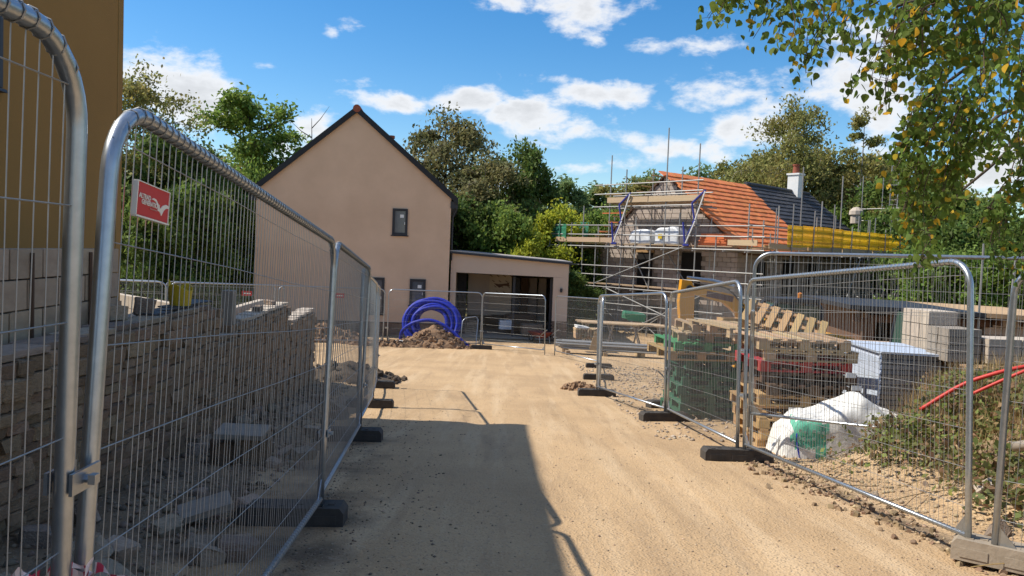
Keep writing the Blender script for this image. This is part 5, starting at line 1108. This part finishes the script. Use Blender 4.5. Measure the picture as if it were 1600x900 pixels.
# bare dead tree by the gable
r_ = random.Random(6); mb = MB(); p0 = at(488, 300, 40); base = Vector((p0.x, 40, float(gz(40))))
topv = at(487, 185, 40)
mb.tube([base, base.lerp(topv, .6)+Vector((.1, 0, 0)), topv], [.1, .06, .012], 6)
for k in range(11):
    t_ = .5+.045*k; s = base.lerp(topv, t_); e_ = s+Vector((r_.choice((-1, 1))*r_.uniform(.5, 1.3), r_.uniform(-.4, .4), r_.uniform(.4, 1.2))); mb.tube([s, s.lerp(e_, .5)+Vector((0, 0, -.08)), e_], [.03, .02, .006], 4)
o = mk('dead_tree', mb, M_BARK); tag(o, 'bare leafless treetop just left of the gable point', 'tree')

# distant wood that closes the horizon
def far_wood():
    n = 60000; g_ = np.random.default_rng(2); a = np.radians(g_.uniform(-62, 62, n)); d = g_.uniform(105, 150, n); x = d*np.sin(a); y = d*np.cos(a)
    hmax = 7+3.5*np.sin(a*23)+2.5*np.sin(a*51+1)+2*np.sin(a*97); z = np.interp(y, [60, 120, 400], [-2.6, -2.2, 8])+hmax*np.sqrt(g_.random(n))
    Vv, Qq = leaf_quads(np.stack([x, y, z], 1), 1.5, seed=4, asp=.7); return ob('distant_wood', np_mesh('distant_wood', Vv, Qq, L_MID))
o = stuff(far_wood()); tag(o, 'distant belt of woodland closing the view', 'wood')

# weeds and straw on the bank
def bank_pts(n, seed, dens, y0=3.2, y1=9.0, x1=4.2):
    g_ = np.random.default_rng(seed); y = y0+(y1-y0)*g_.random(n); x = xfr(y)+.12+x1*g_.random(n); k = dens(x, y) > g_.random(n); x, y = x[k], y[k]
    return np.stack([x, y, ground_z(x, y)], 1), g_
def hgt(x, y): return bank(x, y)/.8
P0, g_ = bank_pts(3900, 1, lambda x, y: np.where((x < 4.9) & (y > 8.35), 0, 1)*sst(.05, .72, hgt(x, y)+.55*fbm(x*1.3, y*1.3, 3)-.12*sst(6, 4.5, y))*np.where(x < 5.6, 1, .6))
k = np.repeat(np.arange(len(P0)), 22); hh = g_.random(len(k))**.7*.34; P_ = P0[k]+g_.normal(size=(len(k), 3))*np.array([.10, .10, 0]); P_[:, 2] += hh-.02
br_ = np.clip(g_.random(len(k))*.6+.4*(fbm(P_[:, 0]*1.7, P_[:, 1]*1.7, 2)+.5), 0, 1)
L_MIDW = leaf('weed_leaf_green', (.15, .21, .05), (.20, .22, .06), .4, .35)
wd = thing('bank_weeds', 'low bramble and weeds covering the top of the sandy bank', 'weeds', (0, 0, 0)); stuff(wd)
for nm, sel, m in (('green_leaves', br_ < .42, L_WEED), ('brown_leaves', (br_ >= .42) & (br_ < .62), L_BROWN), ('green_tips', br_ >= .62, L_MIDW)):
    Vv, Qq = leaf_quads(P_[sel], .062, up=.8, asp=.65, seed=5); stuff(ob(nm, np_mesh(nm, Vv, Qq, m), wd))
def blades(P_, hmin, hmax, w, g_, m, name, parent, lean=.35):
    n = len(P_); h = hmin+(hmax-hmin)*g_.random(n); a = g_.random(n)*6.28; dx = np.stack([np.cos(a), np.sin(a), 0*a], 1)*w*.5; ln = g_.normal(size=(n, 3))*lean*h[:, None]*.6; ln[:, 2] = 0
    up = np.stack([0*h, 0*h, h], 1)
    Vv = np.stack([P_-dx, P_+dx, P_+up*.6+ln*.4+dx*.7, P_+up*.6+ln*.4-dx*.7, P_+up+ln+dx*.15, P_+up+ln-dx*.15], 1).reshape(-1, 3)
    Qq = (np.array([[0, 1, 2, 3], [3, 2, 4, 5]])[None]+6*np.arange(n)[:, None, None]).reshape(-1, 4); return stuff(ob(name, np_mesh(name, Vv, Qq, m), parent))
st = thing('dry_grass', 'dry straw coloured grass standing on the bank', 'grass', (0, 0, 0)); stuff(st)
P1, g2 = bank_pts(42000, 2, lambda x, y: sst(.25, .8, hgt(x, y)+.5*fbm(x*.9+4, y*.9, 3))*sst(3.3, 4.6, x-.12*(y-6)) * .9, 3.2, 10.5, 5.5)
blades(P1, .12, .5, .007, g2, L_STRAW, 'straw', st)
P2, g3 = bank_pts(5000, 3, lambda x, y: sst(.05, .5, hgt(x, y))*.55, 3.2, 9.2); blades(P2, .05, .2, .006, g3, L_STRAW, 'short_straw', st)
P3, g4 = bank_pts(4200, 4, lambda x, y: sst(.3, .7, hgt(x, y)+.4*fbm(x*2, y*2, 3))*.5, 3.2, 9.2); blades(P3, .08, .32, .008, g4, L_WEED, 'green_grass', st)
# thin stems sprawling over the bank
mb = MB(); r_ = random.Random(12)
for i in range(26):
    y = r_.uniform(4.2, 8.6); x = float(xfr(y))+r_.uniform(.5, 2.2); a = r_.uniform(2.2, 4.6); p = []
    for q in range(6): xx, yy = x+.13*q*math.cos(a), y+.13*q*math.sin(a); p.append((xx, yy, gnd(xx, yy)+.03+.05*math.sin(q*.6)))
    mb.tube(p, .004, 4)
stuff(mk('dead_stems', mb, L_BROWN, wd))
for i in range(16):
    y = r_.uniform(4.3, 7.8); x = float(xfr(y))+r_.uniform(.1, 1.6); s = r_.uniform(.04, .13)
    o = ob('bank_stone', chamfer_box(M_STONEGREY if i % 3 else M_CONCL, i % 9, .1, .14), None, (x, y, gnd(x, y)+s*.15), (r_.random(), r_.random(), r_.random()*6), (s*1.5, s, s*.8)); tag(o, 'pale stone lodged in the sandy bank', 'stone', 'stones in the sandy bank')

# ------------------------------------------------------------------ birch overhanging from the right
bt = thing('birch_tree', 'silver birch hanging leafy twigs with yellow leaves over the right fence', 'tree', (7.6, 4.6, gnd(7.6, 4.6)))
o0 = Vector(bt.location); tm = MB(); r_ = random.Random(14); g5 = np.random.default_rng(15)
trunk = [Vector((0, 0, -.2)), Vector((-.1, .05, 1.5)), Vector((-.15, .0, 3.2)), Vector((-.3, -.1, 5.2)), Vector((-.35, -.1, 8.5))]
tm.tube(smooth(trunk, 4), [.17-.008*i for i in range(17)], 9); mk('trunk', tm, M_BIRCHB, bt, True)
bm2 = MB(); tw = MB(); leaves = []
# twigs as chains: (start u, start v, end u, end v, depth) read as where each spray starts and how low it hangs
sprays = []
def limb(pts): 
    P_ = [Vector(p) for p in pts]; S_ = smooth([p-o0 for p in P_], 5); n = len(S_); bm2.tube(S_, [.013*(1-.7*i/n)+.003 for i in range(n)], 6); return P_
limb([o0+Vector((-.25, -.1, 4.6)), at(1560, -160, 4.5), at(1420, -110, 4.2), at(1260, -40, 4.0), at(1130, -10, 3.9)])
limb([o0+Vector((-.2, 0, 3.6)), at(1600, 20, 4.6), at(1530, 90, 4.4), at(1450, 150, 4.3)]); limb([o0+Vector((-.2, 0, 3.4)), at(1640, 150, 4.8), at(1580, 230, 4.7), at(1500, 300, 4.8)])
limb([o0+Vector((-.25, -.1, 4.0)), at(1600, -60, 4.0), at(1500, -20, 3.7), at(1400, 10, 3.6)])
# (u at top, v at top, u at tip, v at tip, depth, density)
for (u0, v0, u1, v1, Y, n) in [(1200, -30, 1110, 36, 3.9, 22), (1160, -20, 1120, 45, 3.9, 16), (1230, -30, 1170, 60, 3.9, 20), (1250, -30, 1195, 30, 4.1, 18), (1260, -40, 1215, 72, 3.9, 20), (1290, -40, 1255, 92, 3.8, 26), (1300, -30, 1272, 112, 3.8, 26), (1330, -30, 1300, 60, 3.9, 20),
        (1390, 10, 1345, 132, 3.7, 22), (1400, 0, 1372, 120, 3.7, 24), (1420, 10, 1395, 150, 3.7, 26), (1360, -30, 1330, 70, 3.8, 22), (1450, 0, 1430, 130, 3.7, 30), (1480, 40, 1445, 200, 4.0, 34), (1500, 60, 1420, 210, 4.1, 26),
        (1480, 130, 1395, 255, 4.3, 34), (1470, 140, 1400, 300, 4.3, 38), (1480, 160, 1415, 345, 4.3, 42), (1490, 150, 1432, 385, 4.3, 44), (1500, 160, 1455, 350, 4.3, 40), (1510, 160, 1470, 300, 4.4, 40), (1520, 120, 1490, 260, 4.3, 40),
        (1540, 200, 1500, 330, 4.6, 34), (1550, 60, 1520, 200, 4.2, 40), (1570, 80, 1545, 250, 4.2, 40), (1590, 60, 1570, 220, 4.1, 44), (1600, 100, 1590, 330, 4.2, 44), (1600, 230, 1560, 400, 4.6, 34), (1620, 260, 1590, 430, 4.6, 40), (1580, 280, 1540, 360, 4.7, 22),
        (1620, 0, 1600, 160, 3.7, 40), (1560, -30, 1540, 90, 3.7, 40), (1520, -40, 1500, 90, 3.7, 38), (1490, -40, 1470, 80, 3.7, 36), (1590, -40, 1575, 60, 3.8, 36), (1640, 60, 1625, 300, 4.0, 40), (1430, 240, 1408, 330, 4.3, 16), (1460, 330, 1445, 420, 4.4, 16), (1530, 330, 1575, 410, 4.6, 22), (1440, 30, 1415, 90, 3.6, 24), (1540, 10, 1525, 110, 3.5, 34), (1610, 130, 1600, 250, 3.5, 34)]:
    for rep in range(3 if 1390 < u1 < 1520 else 2):
        a = at(u0+r_.uniform(-18, 18), v0+r_.uniform(-14, 14), Y+r_.uniform(-.35, .45)); b = at(u1+r_.uniform(-16, 16), v1+r_.uniform(-22, 10), Y+r_.uniform(-.35, .35))
        ctl = [a-o0, a.lerp(b, .35)-o0+Vector((r_.uniform(-.05, .05), r_.uniform(-.08, .08), .07)), a.lerp(b, .7)-o0+Vector((r_.uniform(-.05, .05), r_.uniform(-.08, .08), .04)), b-o0]
        S_ = smooth(ctl, 5); tw.tube(S_, [.0035*(1-.6*i/len(S_)) for i in range(len(S_))], 4)
        for q in range(int(n*1.75)):
            t_ = r_.random()**.75; i = min(int(t_*(len(S_)-1)), len(S_)-2); p = S_[i].lerp(S_[i+1], t_*(len(S_)-1)-i); e = Vector((r_.gauss(0, 1), r_.gauss(0, 1), r_.gauss(-.3, .6))).normalized()*r_.uniform(.02, .085)
            if q % 3 == 0: tw.tube([p, p+e], .0012, 3, False)
            leaves.append((p+e, r_.uniform(.028, .047)))
mk('branches', bm2, M_BARK, bt, True); mk('twigs', tw, M_TWIG, bt)
LV = [(0, 0, 0), (.30, .10, .04), (.42, .32, .05), (.30, .62, .03), (0, 1.0, -.06), (-.30, .62, .03), (-.42, .32, .05), (-.30, .10, .04), (0, .40, -.03)]
LF = [(0, 1, 8), (1, 2, 8), (2, 3, 8), (3, 4, 8), (4, 5, 8), (5, 6, 8), (6, 7, 8), (7, 0, 8)]
def leaf_me(m): mb = MB(); mb.add(LV, LF); return mb.mesh('leaf', m, True)
LG, LY = leaf_me(L_BIRCH), leaf_me(L_BIRCHY)
def lrot(): return Euler((R(-90)+r_.gauss(0, .55), r_.gauss(0, .5), r_.uniform(0, 6.28)), 'XYZ')
order = sorted(leaves, key=lambda l: (l[0]+o0-CAM).length/l[1]); A_, B_ = MB(), MB()
M_LVAR = [leaf('birch_leaf_b', (.045, .09, .018), (.07, .12, .022), .3, .38)]
for i, (p, s) in enumerate(order):
    yel = r_.random() < .085; e = lrot()
    if i < 300: ob('leaf', LY if yel else LG, bt, p, e, (s, s, s))
    else:
        Mx = e.to_matrix(); (B_ if yel else A_).add([Mx @ Vector(v)*s+p for v in LV], LF)
stuff(ob('green_foliage', A_.mesh('green_foliage', L_BIRCH, True), bt)); stuff(ob('yellow_foliage', B_.mesh('yellow_foliage', L_BIRCHY, True), bt))
# clods along the foot of the right fence
cl_ = MB(); r_ = random.Random(31); cm_ = [chamfer_box(MATS['bank_crumb'], k, .10, .14) for k in range(5)]
for k in range(420):
    y = 3.6+r_.random()*5.6; x = float(xfr(y))+r_.gauss(.12, .13); sz = .018*r_.uniform(.5, 2.4); Rm = Euler((r_.random()*6, r_.random()*6, r_.random()*6)).to_matrix(); q_ = r_.choice(cm_); p0 = Vector((x, y, gnd(x, y)+sz*.2))
    cl_.add([Rm @ Vector((p.co.x*sz*1.4, p.co.y*sz, p.co.z*sz*.8)) + p0 for p in q_.vertices], [tuple(f.vertices) for f in q_.polygons])
stuff(tag(mk('clod_ridge', cl_, mat('clod_brown', (.33, .23, .14), (.22, .15, .09), 5, rough=.95, irand=.35)), 'crumbly brown clods along the foot of the weedy bank', 'soil'))
